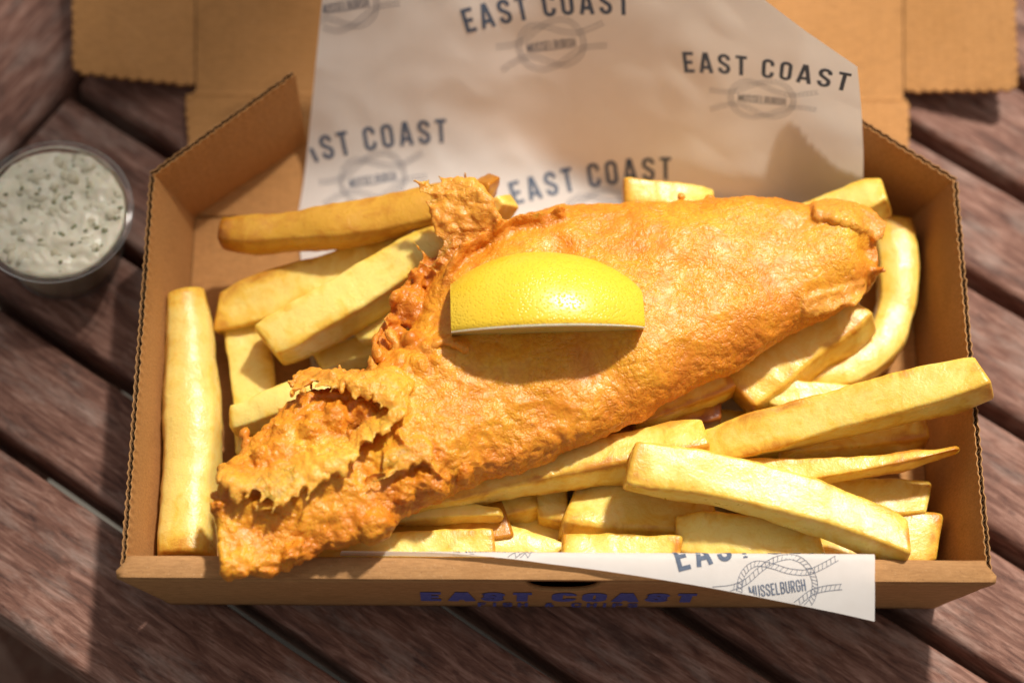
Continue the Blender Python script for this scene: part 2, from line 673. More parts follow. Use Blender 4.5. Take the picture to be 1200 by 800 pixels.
YF = -.002      # front edge of the side walls at the rim
for sx in (-1, 1):
    a = (sx * WB, .004, Z0)
    b = (sx * WB, DB, Z0)
    c = (sx * (WB + ES), DB + EB, H)
    d = (sx * (WB + ES), YF, H)
    w = sandwich('side_wall', a, b, c, d, (sx * H, 0, -ES), box, seed=sx * 3.7 + 11)
    # the corner flap folded in behind the food
    if sx < 0:
        fa, fb_, fc = Vector((-WB, DB + .0005, Z0)), Vector((-.094, .1850, Z0 + .001)), Vector((-.0955, .1895, .0475))
    else:
        fa, fb_, fc = Vector((WB, DB + .0005, Z0)), Vector((.0930, .1800, Z0 + .001)), Vector((.0900, .1828, .0535))
    fd = Vector(c)
    nrm = (fb_ - fa).cross(fd - fa)
    if nrm.y < 0:
        nrm = -nrm
    sandwich('corner_flap', fa + Vector((sx * .0009, -.0006, 0)), fb_, fc, fd + Vector((sx * .0009, -.0006, 0)), nrm, box, seed=sx * 5.1 + 30)

# front wall: rolled double board with a locking slot
yb_out, yt_out, yt_in = -.0003, -.0063, .0008
ZI = H + .0004
ZO = .0452


def front_half(z):
    return WB + (ES + .0035) * (z / H) ** 1.0


SLOT0, SLOT1, SLOTD = -.0105, .0150, .0165


def fy(z):        # outer face
    return yb_out + (yt_out - yb_out) * (z / ZO) ** 1.1


fw_parent = None
V, F = [], []
nx, nz = 160, 10
xs = [-1 + 2 * i / nx for i in range(nx + 1)]


def face_top(x):
    if SLOT0 < x < SLOT1:
        q = (x - (SLOT0 + SLOT1) / 2) / ((SLOT1 - SLOT0) / 2)
        return ZO - SLOTD * (1 - abs(q) ** 3.0) ** .5
    return ZO


for i, s in enumerate(xs):
    for j in range(nz + 1):
        zt = j / nz
        x0 = s * front_half(ZO * zt)
        z = face_top(s * front_half(ZO)) * zt
        z = Z0 + (z - Z0) * 1.0 if j else Z0
        e = .0006 * noise.noise(Vector((z * 700, s * 3, 4))) if abs(s) > .999 else 0
        V.append((x0 + e * (1 if s > 0 else -1), fy(max(z, 0)), z))
for i in range(nx):
    for j in range(nz):
        a = i * (nz + 1) + j
        F.append((a, a + nz + 1, a + nz + 2, a + 1))
fw_ = mesh_obj('front_wall', V, F, CARD2, box, True)
sm = fw_.modifiers.new('thickness', 'SOLIDIFY')
sm.thickness = .0014
sm.offset = -1
# ledge of the roll and the inner board
V, F = [], []
prof = [(yt_out, ZO), (yt_out + .0002, ZO + .0009), (yt_out + .0022, ZO + .0017), (yt_in - .0012, ZI), (yt_in, ZI - .0002), (yt_in + .0008, ZI - .0011), (.0040, FLOOR)]
nx = 120
for i in range(nx + 1):
    s = -1 + 2 * i / nx
    for k, (y, z) in enumerate(prof):
        hw = front_half(z) - (.0002 if k < 3 else (.0035 if k < 6 else .0038))
        x = s * hw
        dz = .0004 * noise.noise(Vector((x * 60, k * 1.3, 5))) if 0 < k < 6 else 0
        V.append((x, y, z + dz))
m = len(prof)
for i in range(nx):
    for j in range(m - 1):
        a = i * m + j
        F.append((a, a + m, a + m + 1, a + 1))
lg = mesh_obj('rolled_ledge', V, F, CARD2, fw_, True)
lg.data.set_sharp_from_angle(angle=R(35))
sm = lg.modifiers.new('thickness', 'SOLIDIFY')
sm.thickness = .0012
sm.offset = -1
# cut fringe of the slot
V, F = [], []
n = 90
for i in range(n + 1):
    x = SLOT0 + (SLOT1 - SLOT0) * i / n
    z = face_top(x) - .0002
    y = fy(z)
    w = .5 + .5 * math.sin(i * 1.9)
    V += [(x, y + .0004 + .0005 * w, z), (x, y + .0006 + .0005 * w, z), (x, y + .0006 + .0005 * w, z - .002), (x, y + .0004 + .0005 * w, z - .002)]
for i in range(n):
    for j in range(4):
        k = (j + 1) % 4
        F.append((i * 4 + j, i * 4 + k, (i + 1) * 4 + k, (i + 1) * 4 + j))
mesh_obj('slot_edge', V, F, CORE, fw_)

# back wall folded flat, lid lying open behind it, lid side flaps raised
CY = .2066
mb = MB()
poly = [(-.1352, DB + .0012, .0030), (.1352, DB + .0012, .0030)] + jit((.1352, DB + .0012, .0030), (.1392, CY, .0042), .0040, .0012, 1, (1, 0, 0))[1:] + \
       [(.1392, CY, .0042), (-.1412, CY, .0042)] + jit((-.1412, CY, .0042), (-.1352, DB + .0012, .0030), .0040, .0012, 2, (-1, 0, 0))[1:]
mb.slab(poly, (0, 0, -T))
fix_normals(mb.build('back_wall', CARD, box))
LL = .150
rise = .020


def lidp(x, y):
    t = (y - CY) / LL
    return Vector((x, y, .0042 + rise * t))


hx0, hx1 = .1378, .1410
mb = MB()
poly = [lidp(-hx0, CY + .0007), lidp(hx0, CY + .0007), lidp(hx1 + .003, CY + LL), lidp(-hx1 - .003, CY + LL)]
mb.slab(poly, (0, 0, -T))
lid = fix_normals(mb.build('lid', CARD, box))
# creases: shallow rounded score lines
for (p, q) in ((Vector((-.139, CY, .0047)), Vector((.1375, CY, .0047))),):
    V, F = [], []
    n = 40
    for i in range(n + 1):
        c = p.lerp(q, i / n)
        for k in range(5):
            a = math.pi * k / 4
            V.append(c + Vector((0, -math.cos(a) * .0014, -.0008 + math.sin(a) * .0007)))
    for i in range(n):
        for k in range(4):
            F.append((i * 5 + k, i * 5 + k + 1, (i + 1) * 5 + k + 1, (i + 1) * 5 + k))
    mesh_obj('crease', V, F, CARD, box, True)
for sx in (-1, 1):
    h0 = lidp(sx * hx0, CY + .0045) + Vector((sx * .0006, 0, 0))
    h1 = lidp(sx * (hx1 + .003), CY + LL) + Vector((sx * .0006, 0, 0))
    if sx < 0:
        o0, o1 = Vector((-.1830, .2105, .0150)), Vector((-.1905, .355, .042))
    else:
        o0, o1 = Vector((.1795, .2065, .0140)), Vector((.1830, .355, .036))
    poly = jit(h0, o0, .0042, .0016, sx + 4, (0, -1, 0)) + jit(o0, o1, .0042, .0017, sx + 8, (sx, 0, 0)) + [o1, h1]
    mb = MB()
    nn = (o0 - h0).cross(h1 - h0).normalized()
    if nn.z < 0:
        nn = -nn
    # keep the polygon planar
    poly = [p - nn * ((p - h0).dot(nn)) for p in poly]
    mb.slab(poly, -nn * T)
    fix_normals(mb.build('lid_flap', CARD, lid))


# ------------------------------------------------------------------ lettering (stroke-built condensed capitals)
def arc(cx, cy, r, a0, a1, n=5):
    return [(cx + r * math.cos(R(a0 + (a1 - a0) * i / n)), cy + r * math.sin(R(a0 + (a1 - a0) * i / n))) for i in range(n + 1)]


def glyph(ch, w, t):
    """centre lines inside a w x 1 box for stroke weight t"""
    x0, x1, y0, y1 = t / 2, w - t / 2, t / 2, 1 - t / 2
    r = min((x1 - x0) / 2, .2)
    m = .5
    if ch == 'E':
        return [[(x0, 0), (x0, 1)], [(x0, y1), (w, y1)], [(x0, m), (w * .88, m)], [(x0, y0), (w, y0)]]
    if ch == 'F':
        return [[(x0, 0), (x0, 1)], [(x0, y1), (w, y1)], [(x0, m), (w * .88, m)]]
    if ch == 'A':
        return [[(x0 * .75, 0), (w / 2 - t * .12, 1)], [(w - x0 * .75, 0), (w / 2 + t * .12, 1)], [(w * .2, .27), (w * .8, .27)]]
    if ch == 'T':
        return [[(0, y1), (w, y1)], [(w / 2, 0), (w / 2, y1)]]
    if ch == 'I':
        return [[(w / 2, 0), (w / 2, 1)]]
    if ch == 'L':
        return [[(x0, 0), (x0, 1)], [(x0, y0), (w, y0)]]
    if ch == 'H':
        return [[(x0, 0), (x0, 1)], [(x1, 0), (x1, 1)], [(x0, m), (x1, m)]]
    if ch == 'U':
        return [[(x0, 1), (x0, y0 + r)] + arc(x0 + r, y0 + r, r, 180, 270) + arc(x1 - r, y0 + r, r, 270, 360) + [(x1, 1)]]
    if ch == 'O':
        return [[(x0, m), (x0, y0 + r)] + arc(x0 + r, y0 + r, r, 180, 270) + arc(x1 - r, y0 + r, r, 270, 360) +
                arc(x1 - r, y1 - r, r, 0, 90) + arc(x0 + r, y1 - r, r, 90, 180) + [(x0, m)]]
    if ch == 'C':
        return [[(x1, .34), (x1, y0 + r)] + arc(x1 - r, y0 + r, r, 0, -90) + arc(x0 + r, y0 + r, r, 270, 180) +
                arc(x0 + r, y1 - r, r, 180, 90) + arc(x1 - r, y1 - r, r, 90, 0) + [(x1, .66)]]
    if ch == 'G':
        return [[(w * .52, .47), (x1, .47), (x1, y0 + r)] + arc(x1 - r, y0 + r, r, 0, -90) + arc(x0 + r, y0 + r, r, 270, 180) +
                arc(x0 + r, y1 - r, r, 180, 90) + arc(x1 - r, y1 - r, r, 90, 0) + [(x1, .68)]]
    if ch == 'S':
        return [[(x1, .70), (x1, y1 - r)] + arc(x1 - r, y1 - r, r, 0, 90) + arc(x0 + r, y1 - r, r, 90, 180) + [(x0, .68), (x0 + .03, .60)] +
                [(x1 - .03, .40), (x1, .32), (x1, y0 + r)] + arc(x1 - r, y0 + r, r, 0, -90) + arc(x0 + r, y0 + r, r, 270, 180) + [(x0, .30)]]
    if ch == 'M':
        return [[(x0, 0), (x0, 1)], [(x1, 0), (x1, 1)], [(x0, .96), (w / 2, .16)], [(x1, .96), (w / 2, .16)]]
    if ch == 'P':
        return [[(x0, 0), (x0, 1)], [(x0, y1), (x1 - r, y1)] + arc(x1 - r, y1 - r, r, 90, 0) + arc(x1 - r, .46 + r, r, 0, -90) + [(x0, .46)]]
    if ch == 'R':
        return [[(x0, 0), (x0, 1)], [(x0, y1), (x1 - r, y1)] + arc(x1 - r, y1 - r, r, 90, 0) + arc(x1 - r, .48 + r, r, 0, -90) + [(x0, .48)], [(w * .5, .48), (x1, 0)]]
    if ch == 'B':
        return [[(x0, 0), (x0, 1)], [(x0, y1), (x1 - r, y1)] + arc(x1 - r, y1 - r, r, 90, 0) + arc(x1 - r, .52 + r, r, 0, -90) + [(x0, .52)],
                [(x1 - r, .52)] + arc(x1 - r, .52 - r, r, 90, 0) + arc(x1 - r, y0 + r, r, 0, -90) + [(x0, y0)]]
    if ch == '&':
        return [[(x1, y0), (x0 + .05, .72)] + arc(w * .45, .78, .13, 180, 0) + [(x0 + .02, .36)] + arc(w * .4, .25, .2, 180, 290) + [(x1, .42)]]
    return []


def text_strokes(s, h, cw, sw, gap, space):
    """-> list of (polyline, weight) with the whole word centred on x, baseline 0, height h (all in metres)"""
    out, x = [], 0.0
    for ch in s:
        if ch == ' ':
            x += space
            continue
        w = cw * (.45 if ch == 'I' else 1.28 if ch == 'M' else .88 if ch in 'LEFT' else 1.1 if ch == 'A' else 1)
        for pl in glyph(ch, w, sw):
            out.append(([((x + a) * h, b * h) for a, b in pl], sw * h))
        x += w + gap
    tot = (x - gap) * h
    return [([(a - tot / 2, b) for a, b in pl], w) for pl, w in out], tot


def ribbon(pl, w, fmap, V, F, step=.002):
    """constant-width stroke mapped through fmap(x, y) -> point"""
    pts = [pl[0]]
    for p, q in zip(pl[:-1], pl[1:]):
        L = math.hypot(q[0] - p[0], q[1] - p[1])
        if L < 1e-7:
            continue
        n = max(1, int(L / step))
        for i in range(1, n + 1):
            pts.append((p[0] + (q[0] - p[0]) * i / n, p[1] + (q[1] - p[1]) * i / n))
    n0 = len(V)
    m = len(pts)
    for i, p in enumerate(pts):
        a = pts[max(0, i - 1)]
        b = pts[min(m - 1, i + 1)]
        d1 = (p[0] - a[0], p[1] - a[1]) if i else (b[0] - p[0], b[1] - p[1])
        d2 = (b[0] - p[0], b[1] - p[1]) if i < m - 1 else d1
        l1, l2 = math.hypot(*d1) or 1, math.hypot(*d2) or 1
        n1 = (-d1[1] / l1, d1[0] / l1)
        n2 = (-d2[1] / l2, d2[0] / l2)
        nx_, ny_ = n1[0] + n2[0], n1[1] + n2[1]
        ll = math.hypot(nx_, ny_) or 1
        nx_, ny_ = nx_ / ll, ny_ / ll
        k = min(1.6, 1 / max(.3, nx_ * n1[0] + ny_ * n1[1]))
        for s in (-.5, .5):
            V.append(fmap(p[0] + nx_ * w * s * k, p[1] + ny_ * w * s * k))
    for i in range(m - 1):
        a = n0 + 2 * i
        q = (a, a + 1, a + 3, a + 2)
        if all(V[j] is not None for j in q):
            F.append(q)


def clean(V, F):
    used = sorted({i for f in F for i in f})
    idx = {o: i for i, o in enumerate(used)}
    return [V[i] for i in used], [tuple(idx[i] for i in f) for f in F]


# print on the front wall of the box
def on_front(x, y):
    z = y
    if z < .0018 or z > ZO - .0005:
        return None
    return Vector((x, fy(z) - .00025, z))


for s, base, h, cw, sw, gap, space in (('EAST COAST', .0108, .0150, .70, .25, .30, .42), ('FISH & CHIPS', .0020, .0062, .78, .17, .55, 1.0)):
    V, F = [], []
    st, tot = text_strokes(s, h, cw, sw, gap, space)
    want = .0950 if h > .01 else .0560
    k = want / tot
    for pl, w in st:
        ribbon([(a * k + (.0015 if h > .01 else .0015), b + base) for a, b in pl], w, on_front, V, F, .0015)
    V, F = clean(V, F)
    mesh_obj('printed_lettering', V, F, INK_BLUE, fw_)

# ------------------------------------------------------------------ paper liner
ARC_UP = .0


def sm01(a, b, x):
    t = min(1, max(0, (x - a) / (b - a)))
    return t * t * (3 - 2 * t)


def back_params(x):
    k = sm01(-.03, .115, x)
    yf = DB + .004 - .010 * k + min(.0070, .0060 - .62 * (x - .0905)) * sm01(0, .08, x)   # where it leaves the floor
    th = 50 + 25 * k                        # lean (deg from the horizontal)
    return yf, R(th), .034 - .018 * k


FRONT_IN = .0062
VF = FRONT_IN + 0.0                        # floor from FRONT_IN to yf
_cache = {}


def back_profile(xk):
    if xk in _cache:
        return _cache[xk]
    x = xk / 500.0
    yf, th, ramp = back_params(x)
    y, z = yf, FLOOR + .0012
    L = [(y, z)]
    ds = .001
    for i in range(300):
        s = i * ds
        a = th * sm01(0, ramp, s) + R(22) * sm01(.08, .20, s) * (1 - .6 * sm01(-.03, .115, x))
        y += math.cos(a) * ds
        z += math.sin(a) * ds
        L.append((y, z))
    _cache[xk] = L
    return L


def paper(u, v):
    """u = across (x), v = along the sheet: v > 0 climbs at the back from DB, v < 0 runs to the front"""
    wr = .0013 * noise.noise(Vector((u * 22, v * 16, 2.2))) + .0008 * (.35 - abs(noise.noise(Vector((u * 38 + v * 20, v * 34 - u * 12, 7))))) + .0003 * noise.noise(Vector((u * 90, v * 80, 4)))
    yf, _, _ = back_params(u)
    if v >= 0 or DB + v > yf:
        s = (DB + v) - yf
    else:
        s = -1
    if s >= 0:
        k = (u * 500)
        k0 = math.floor(k)
        f = k - k0
        A, B = back_profile(k0), back_profile(k0 + 1)
        i = min(s / .001, 298.9)
        j = int(i)
        g = i - j
        y = (A[j][0] * (1 - g) + A[j + 1][0] * g) * (1 - f) + (B[j][0] * (1 - g) + B[j + 1][0] * g) * f
        z = (A[j][1] * (1 - g) + A[j + 1][1] * g) * (1 - f) + (B[j][1] * (1 - g) + B[j + 1][1] * g) * f
        q = sm01(0, .03, s)
        return Vector((u, y - wr * q * 1.2, z + wr * q * 1.6))
    y = DB + v
    if y > FRONT_IN:
        return Vector((u, y, FLOOR + .0012 + max(0, wr) * .4))
    d = FRONT_IN - y                        # length climbed from the floor at the front
    y0, z0, y1, z1 = FRONT_IN, FLOOR + .0012, yt_in + .0022, ZI + .0004
    up = math.hypot(y1 - y0, z1 - z0)
    if d < up:
        t = d / up
        return Vector((u, y0 + (y1 - y0) * t, z0 + (z1 - z0) * t))
    d -= up
    # over the rim: turns over and droops outwards in the air
    rad = .0022
    a_end = R(96)
    La = rad * a_end
    cy, cz = y1 - rad, z1
    if d < La:
        a = d / rad
        return Vector((u, cy + rad * math.cos(a), cz + rad * math.sin(a)))
    a = a_end
    p = Vector((u, cy + rad * math.cos(a), cz + rad * math.sin(a)))
    d -= La
    # continuing outwards with growing droop
    ang = R(6)
    yy, zz = p.y, p.z
    n = max(1, int(d / .0005))
    for i in range(n):
        s = d / n
        aa = ang + R(22) * min(1, (i * s) / .018)
        yy -= math.cos(aa) * s
        zz -= math.sin(aa) * s
    return Vector((u, yy, zz + wr * .6))


RIM_V = FRONT_IN - DB                      # v where the front climb starts
UPL = math.hypot(yt_in + .0022 - FRONT_IN, ZI + .0004 - FLOOR - .0012)
V_RIM = RIM_V - UPL                        # v at the top of the front wall
V_CORNER = .078


def v_top(t):
    return V_CORNER + .14 * (1 - t) ** .95



def edge_left(v):
    if v > 0:
        return -.0962 + .115 * v
    return -.0965 + (-.0965 + .075) * 0 + (.025) * min(1, -v / .2)


def edge_right(v):
    if v > 0:
        return .1168 - .085 * v - .6 * v * v
    return .1165 - .010 * min(1, -v / .2)


def paper_front_end(t):
    """length of sheet beyond the rim for t = 0 (left) .. 1 (right)"""
    return .0006 + .0240 * t ** 1.6


def build_paper():
    nu, nv = 90, 260
    V, F, UV = [], [], []
    for i in range(nu + 1):
        t = i / nu
        for j in range(nv + 1):
            q = j / nv
            # v range for this column: front end .. top end (top right corner cut away)
            v0 = V_RIM - paper_front_end(t)
            top = v_top(t)
            v = v0 + (top - v0) * q
            u = edge_left(v) + (edge_right(v) - edge_left(v)) * t
            V.append(paper(u, v))
    for i in range(nu):
        for j in range(nv):
            a = i * (nv + 1) + j
            F.append((a, a + nv + 1, a + nv + 2, a + 1))
    o = mesh_obj('paper_liner', V, F, PAPER, None, True)
    return o


pap = build_paper()
tag(pap, 'white greaseproof paper printed with navy lettering and rope knots lining the box', 'paper')


def paper_uv_at(px, py, front=False):
    """find (u, v) on the sheet that shows at a pixel"""
    best = None
    vs_ = np.arange(V_RIM - .03, V_RIM + .004, .0006) if front else np.arange(-.02, .15, .002)
    for v in vs_:
        u = 0.0
        for _ in range(4):
            X, Y = proj(paper(u, v))
            u += (px - X) / 3100
        X, Y = proj(paper(u, v))
        e = abs(Y - py)
        if best is None or e < best[0]:
            best = (e, u, v)
    return best[1], best[2]


def paper_inside(u, v):
    if u < edge_left(v) + .0004 or u > edge_right(v) - .0004:
        return False
    t = (u - edge_left(v)) / (edge_right(v) - edge_left(v))
    return V_RIM - paper_front_end(t) + .0003 < v < v_top(t) - .0003


def logo(px, py, rot, front=False, s=1.0, word=True, dv=0.0):
    """EAST COAST arched over a rope knot with MUSSELBURGH in it; (px, py) = centre of the knot"""
    u0, v0 = paper_uv_at(px, py, front)
    v0 += dv
    ca, sa = math.cos(R(rot)), math.sin(R(rot))

    def fmap(x, y):
        u = u0 + (x * ca - y * sa) * s
        v = v0 + (x * sa + y * ca) * s
        if not paper_inside(u, v):
            return None
        e = .0008
        P = paper(u, v)
        n = (paper(u + e, v) - paper(u - e, v)).cross(paper(u, v + e) - paper(u, v - e)).normalized()
        return P + n * .00018
    V, F = [], []
    if word:
        st, tot = text_strokes('EAST COAST', .0100, .47, .155, .20, .36)
        k = .064 / tot
        Rr = .26
        for pl, w in st:
            # subdivide then bend onto an arc
            pts = [pl[0]]
            for p, q in zip(pl[:-1], pl[1:]):
                n = max(1, int(math.hypot(q[0] - p[0], q[1] - p[1]) / .002))
                pts += [(p[0] + (q[0] - p[0]) * i / n, p[1] + (q[1] - p[1]) * i / n) for i in range(1, n + 1)]
            out = []
            for x, y in pts:
                a = x * k / Rr
                out.append(((Rr + y) * math.sin(a), (Rr + y) * math.cos(a) - Rr + .0118))
            ribbon(out, w, fmap, V, F)
    st, tot = text_strokes('MUSSELBURGH', .0040, .44, .10, .14, .3)
    k = .0190 / tot
    for pl, w in st:
        ribbon([(x * k, y - .0020) for x, y in pl], w, fmap, V, F, .001)
    HW = .0216
    ropes = [[(-1.0, .14), (-.72, .13), (-.48, .20), (-.22, .40), (.02, .54), (.28, .57), (.48, .42), (.585, .12), (.57, -.12), (.46, -.36), (.22, -.50), (-.02, -.42), (-.30, -.24), (-.52, -.20), (-.74, -.28), (-.98, -.42)],
             [(1.0, .42), (.74, .30), (.50, .23), (.22, .30), (-.03, .44), (-.28, .52), (-.48, .38), (-.585, .10), (-.57, -.14), (-.46, -.40), (-.22, -.54), (.04, -.48), (.28, -.32), (.52, -.16), (.74, -.12), (1.0, -.13)]]
    for rp in ropes:
        c = cr(rp, 110)
        c = [(float(p[0]) * HW, float(p[1]) * HW * .82) for p in c]
        hw = .042 * HW
        for sg in (-1, 1):
            off = []
            for i, p in enumerate(c):
                a, b = c[max(0, i - 1)], c[min(len(c) - 1, i + 1)]
                d = (b[0] - a[0], b[1] - a[1])
                L = math.hypot(*d) or 1
                off.append((p[0] - d[1] / L * hw * sg, p[1] + d[0] / L * hw * sg))
            ribbon(off, .00016, fmap, V, F)
        for i in range(1, len(c) - 1, 2):
            a, b = c[i - 1], c[i + 1]
            d = (b[0] - a[0], b[1] - a[1])
            L = math.hypot(*d) or 1
            n = (-d[1] / L, d[0] / L)
            t = (d[0] / L, d[1] / L)
            p = c[i]
            ribbon([(p[0] - n[0] * hw - t[0] * hw * .5, p[1] - n[1] * hw - t[1] * hw * .5), (p[0] + n[0] * hw + t[0] * hw * .5, p[1] + n[1] * hw + t[1] * hw * .5)],
                   .00015, fmap, V, F)
    V, F = clean(V, F)
    if F:
        mesh_obj('printed_logo', V, F, INK, pap)


for a in ((646, 56, 10), (893, 117, 2), (437, 211, 10), (700, 250, 10), (404, 8, 10)):
    logo(*a, s=.88 if a[0] == 893 else .95)
logo(911, 690, 8, True)
logo(578, 664, 8, True, dv=.0085)

# ------------------------------------------------------------------ chips: settle them one by one on what lies below
GX0, GY0, GS = -.20, -.03, .001
GW, GH = 400, 260
HM = np.zeros((GW, GH))
WALL = np.zeros((GW, GH))
xx = GX0 + np.arange(GW) * GS
yy = GY0 + np.arange(GH) * GS
for i, x in enumerate(xx):
    for j, y in enumerate(yy):
        if abs(x) < WB and .004 < y < DB + .03:
            HM[i, j] = FLOOR + (.0015 if -.10 < x < .115 else 0)
        elif abs(x) <= WB + ES + .003 and -.006 < y < DB + .03:
            WALL[i, j] = H * min(1, max(0, (abs(x) - WB) / ES)) if y > .004 else H


def hm(x, y, rim=False):
    i = int(round((x - GX0) / GS))
    j = int(round((y - GY0) / GS))
    if 0 <= i < GW and 0 <= j < GH:
        return max(HM[i, j], WALL[i, j]) if rim else HM[i, j]
    return 0.0


CHIPS = []
RSEC = []          # unit rounded square: x, z, how near to a corner
for q_ in range(4):
    for k_ in range(4):
        a_ = R(q_ * 90 + k_ * 30)
        cx_, cz_ = ((.83, .83), (-.83, .83), (-.83, -.83), (.83, -.83))[q_]
        RSEC.append((cx_ + .17 * math.cos(a_), cz_ + .17 * math.sin(a_), 1.0))
    nx_, nz_ = ((-.83, .83), (-.83, -.83), (.83, -.83), (.83, .83))[q_]
    for k_ in range(1, 4):
        t_ = k_ / 4
        if q_ % 2 == 0:
            RSEC.append((cx_ + (nx_ - cx_) * t_, (1 if q_ == 0 else -1) * 1.0, .35 if k_ != 2 else 0))
        else:
            RSEC.append(((-1 if q_ == 1 else 1) * 1.0, cz_ + (nz_ - cz_) * t_, .35 if k_ != 2 else 0))


def chip(label, p0, p1, wpx, z0, z1, th=.014, t0=1.0, t1=1.0, bend=0.0, mat=None, r0=.5, r1=.5, bow=0.0, sk0=0.0, sk1=0.0, path=None, group='chips in the takeaway box', tilt=0.0, rd=0.0):
    """p0, p1: pixels of the two ends of the centre line; z0, z1: heights of the ends"""
    seed = len(CHIPS) + 1
    rr = random.Random(seed * 13 + 5)
    w = wpx / 3620.0
    zc0, zc1 = z0, z1
    NS = 44
    if path:
        ctl = [at(q[0], q[1], zc0 + (zc1 - zc0) * i / (len(path) - 1)) for i, q in enumerate(path)]
        cl = [Vector(q) for q in cr(ctl, NS)]
    else:
        A, B = at(p0[0], p0[1], zc0), at(p1[0], p1[1], zc1)
        d = (B - A)
        side = Vector((-d.y, d.x, 0)).normalized()
        cl = [A.lerp(B, s / NS) + side * bend * (1 - (2 * s / NS - 1) ** 2) for s in range(NS + 1)]
    mid = cl[NS // 2].copy()
    V, F, toast = [], [], []
    NC = 28
    tw_ = rr.uniform(-.22, .22)
    trap = rr.uniform(-.16, .16)
    sk0 += rr.uniform(-.3, .3)
    sk1 += rr.uniform(-.3, .3)
    e0, e1 = rr.uniform(.80, 1.0), rr.uniform(.80, 1.0)
    for s in range(-3, NS + 4):
        sc = min(NS, max(0, s))
        endf = 1.0
        k = 0
        if s < 0:
            k = -s
            endf = [1, .985, .93, .80][k] if r0 >= .5 else [1, .86, .6, .2][k]
        elif s > NS:
            k = s - NS
            endf = [1, .985, .93, .80][k] if r1 >= .5 else [1, .86, .6, .2][k]
        a, b = cl[max(0, sc - 1)], cl[min(NS, sc + 1)]
        d = b - a
        f = sc / NS
        zc = zc0 + (zc1 - zc0) * f + bow * (1 - (2 * f - 1) ** 2)
        dirv = Vector((d.x, d.y, (zc1 - zc0) / NS * (2 if 0 < sc < NS else 1))).normalized()
        side = Vector((-d.y, d.x, 0)).normalized()
        up = dirv.cross(side) * -1
        if up.z < 0:
            up = -up
        taper = (t0 + (t1 - t0) * f) * (1 + .12 * noise.noise(Vector((f * 2.6, seed * 1.7, 3)))) * (1 - (1 - e0) * max(0, 1 - f * 5) ** 2) * (1 - (1 - e1) * max(0, f * 5 - 4) ** 2)
        tth = th * (.55 + .45 * min(1, taper)) if taper < 1 else th
        ext = (k * .0007 if k < 3 else .0017) * (1 if s > 0 else -1) if k else 0
        for c in range(NC):
            x_, z_, corner = RSEC[c]
            if rd:
                k_ = 1 / (abs(x_) ** 2.3 + abs(z_) ** 2.3) ** (1 / 2.3)
                x_, z_, corner = x_ * (1 - rd + rd * k_), z_ * (1 - rd + rd * k_), corner * (1 - rd)
            an = tw_ * (f - .5) * 2 + tilt
            x_, z_ = x_ * math.cos(an) - z_ * math.sin(an), z_ * math.cos(an) + x_ * math.sin(an)
            x_ *= 1 + trap * z_
            P = Vector((cl[sc].x, cl[sc].y, zc)) + side * (x_ * w / 2 * taper * endf) + up * (z_ * tth / 2 * endf)
            skk = sk0 if s <= NS / 2 else sk1
            P += dirv * (ext + skk * x_ * w / 2 * (max(0, 1 - 4 * f) if s <= NS / 2 else max(0, 4 * f - 3)))
            q = P * 1.0 + Vector((seed * .37, seed * .11, 0))
            n1 = noise.noise(q * 75)
            n2 = noise.noise(q * 210)
            n3 = noise.noise(q * 32 + Vector((5, 5, 5)))
            rv = (side * x_ + up * z_).normalized()
            n4 = noise.noise(q * 420)
            P += rv * (.0007 * n1 + .00045 * n2 + .00020 * n4 + .0015 * n3 * min(1, taper))
            V.append(P)
            e = max(corner ** 2 * .7, .8 if k >= 1 else 0, (1 - min(f, 1 - f) * 14) * .7, (1 - f * 9) * .95 if r0 < .5 else 0)
            toast.append(min(1, max(0, e * (.7 + 1.1 * n3 + .5 * n1))))
    nr = NS + 7
    for i in range(nr - 1):
        for j in range(NC):
            k = (j + 1) % NC
            F.append((i * NC + j, i * NC + k, (i + 1) * NC + k, (i + 1) * NC + j))
    for base_i, rev in ((0, True), ((nr - 1) * NC, False)):
        cc = sum((V[base_i + j] for j in range(NC)), Vector()) / NC
        V.append(cc)
        toast.append(.6)
        ci = len(V) - 1
        for j in range(NC):
            k = (j + 1) % NC
            F.append((base_i + k, base_i + j, ci) if rev else (base_i + j, base_i + k, ci))
    o = mesh_obj('potato_chip', V, F, mat or CHIP, None, True, loc=mid.xy.to_3d() + Vector((0, 0, (zc0 + zc1) / 2)))
    fix_normals(o)
    at_ = o.data.attributes.new('toast', 'FLOAT', 'POINT')
    at_.data.foreach_set('value', toast)
    tag(o, label, 'chip', group)
    # stamp the top into the height map
    for s in range(NS + 1):
        a, b = cl[max(0, s - 1)], cl[min(NS, s + 1)]
        d = b - a
        side = Vector((-d.y, d.x, 0)).normalized()
        f = s / NS
        zc = zc0 + (zc1 - zc0) * f + bow * (1 - (2 * f - 1) ** 2)
        tw = w * (t0 + (t1 - t0) * f)
        n = int(tw / .0007)
        for q in range(n + 1):
            x_ = -1 + 2 * q / max(1, n)
            z = zc + th / 2 * (1 - abs(x_) ** 5 * .5)
            X, Y = cl[s].x + side.x * x_ * tw / 2, cl[s].y + side.y * x_ * tw / 2
            for ii in (0, 1):
                for jj in (0, 1):
                    i = int((X - GX0) / GS) + ii
                    j = int((Y - GY0) / GS) + jj
                    if 0 <= i < GW and 0 <= j < GH:
                        HM[i, j] = max(HM[i, j], z)
    CHIPS.append((o, zc0, zc1))
    return o


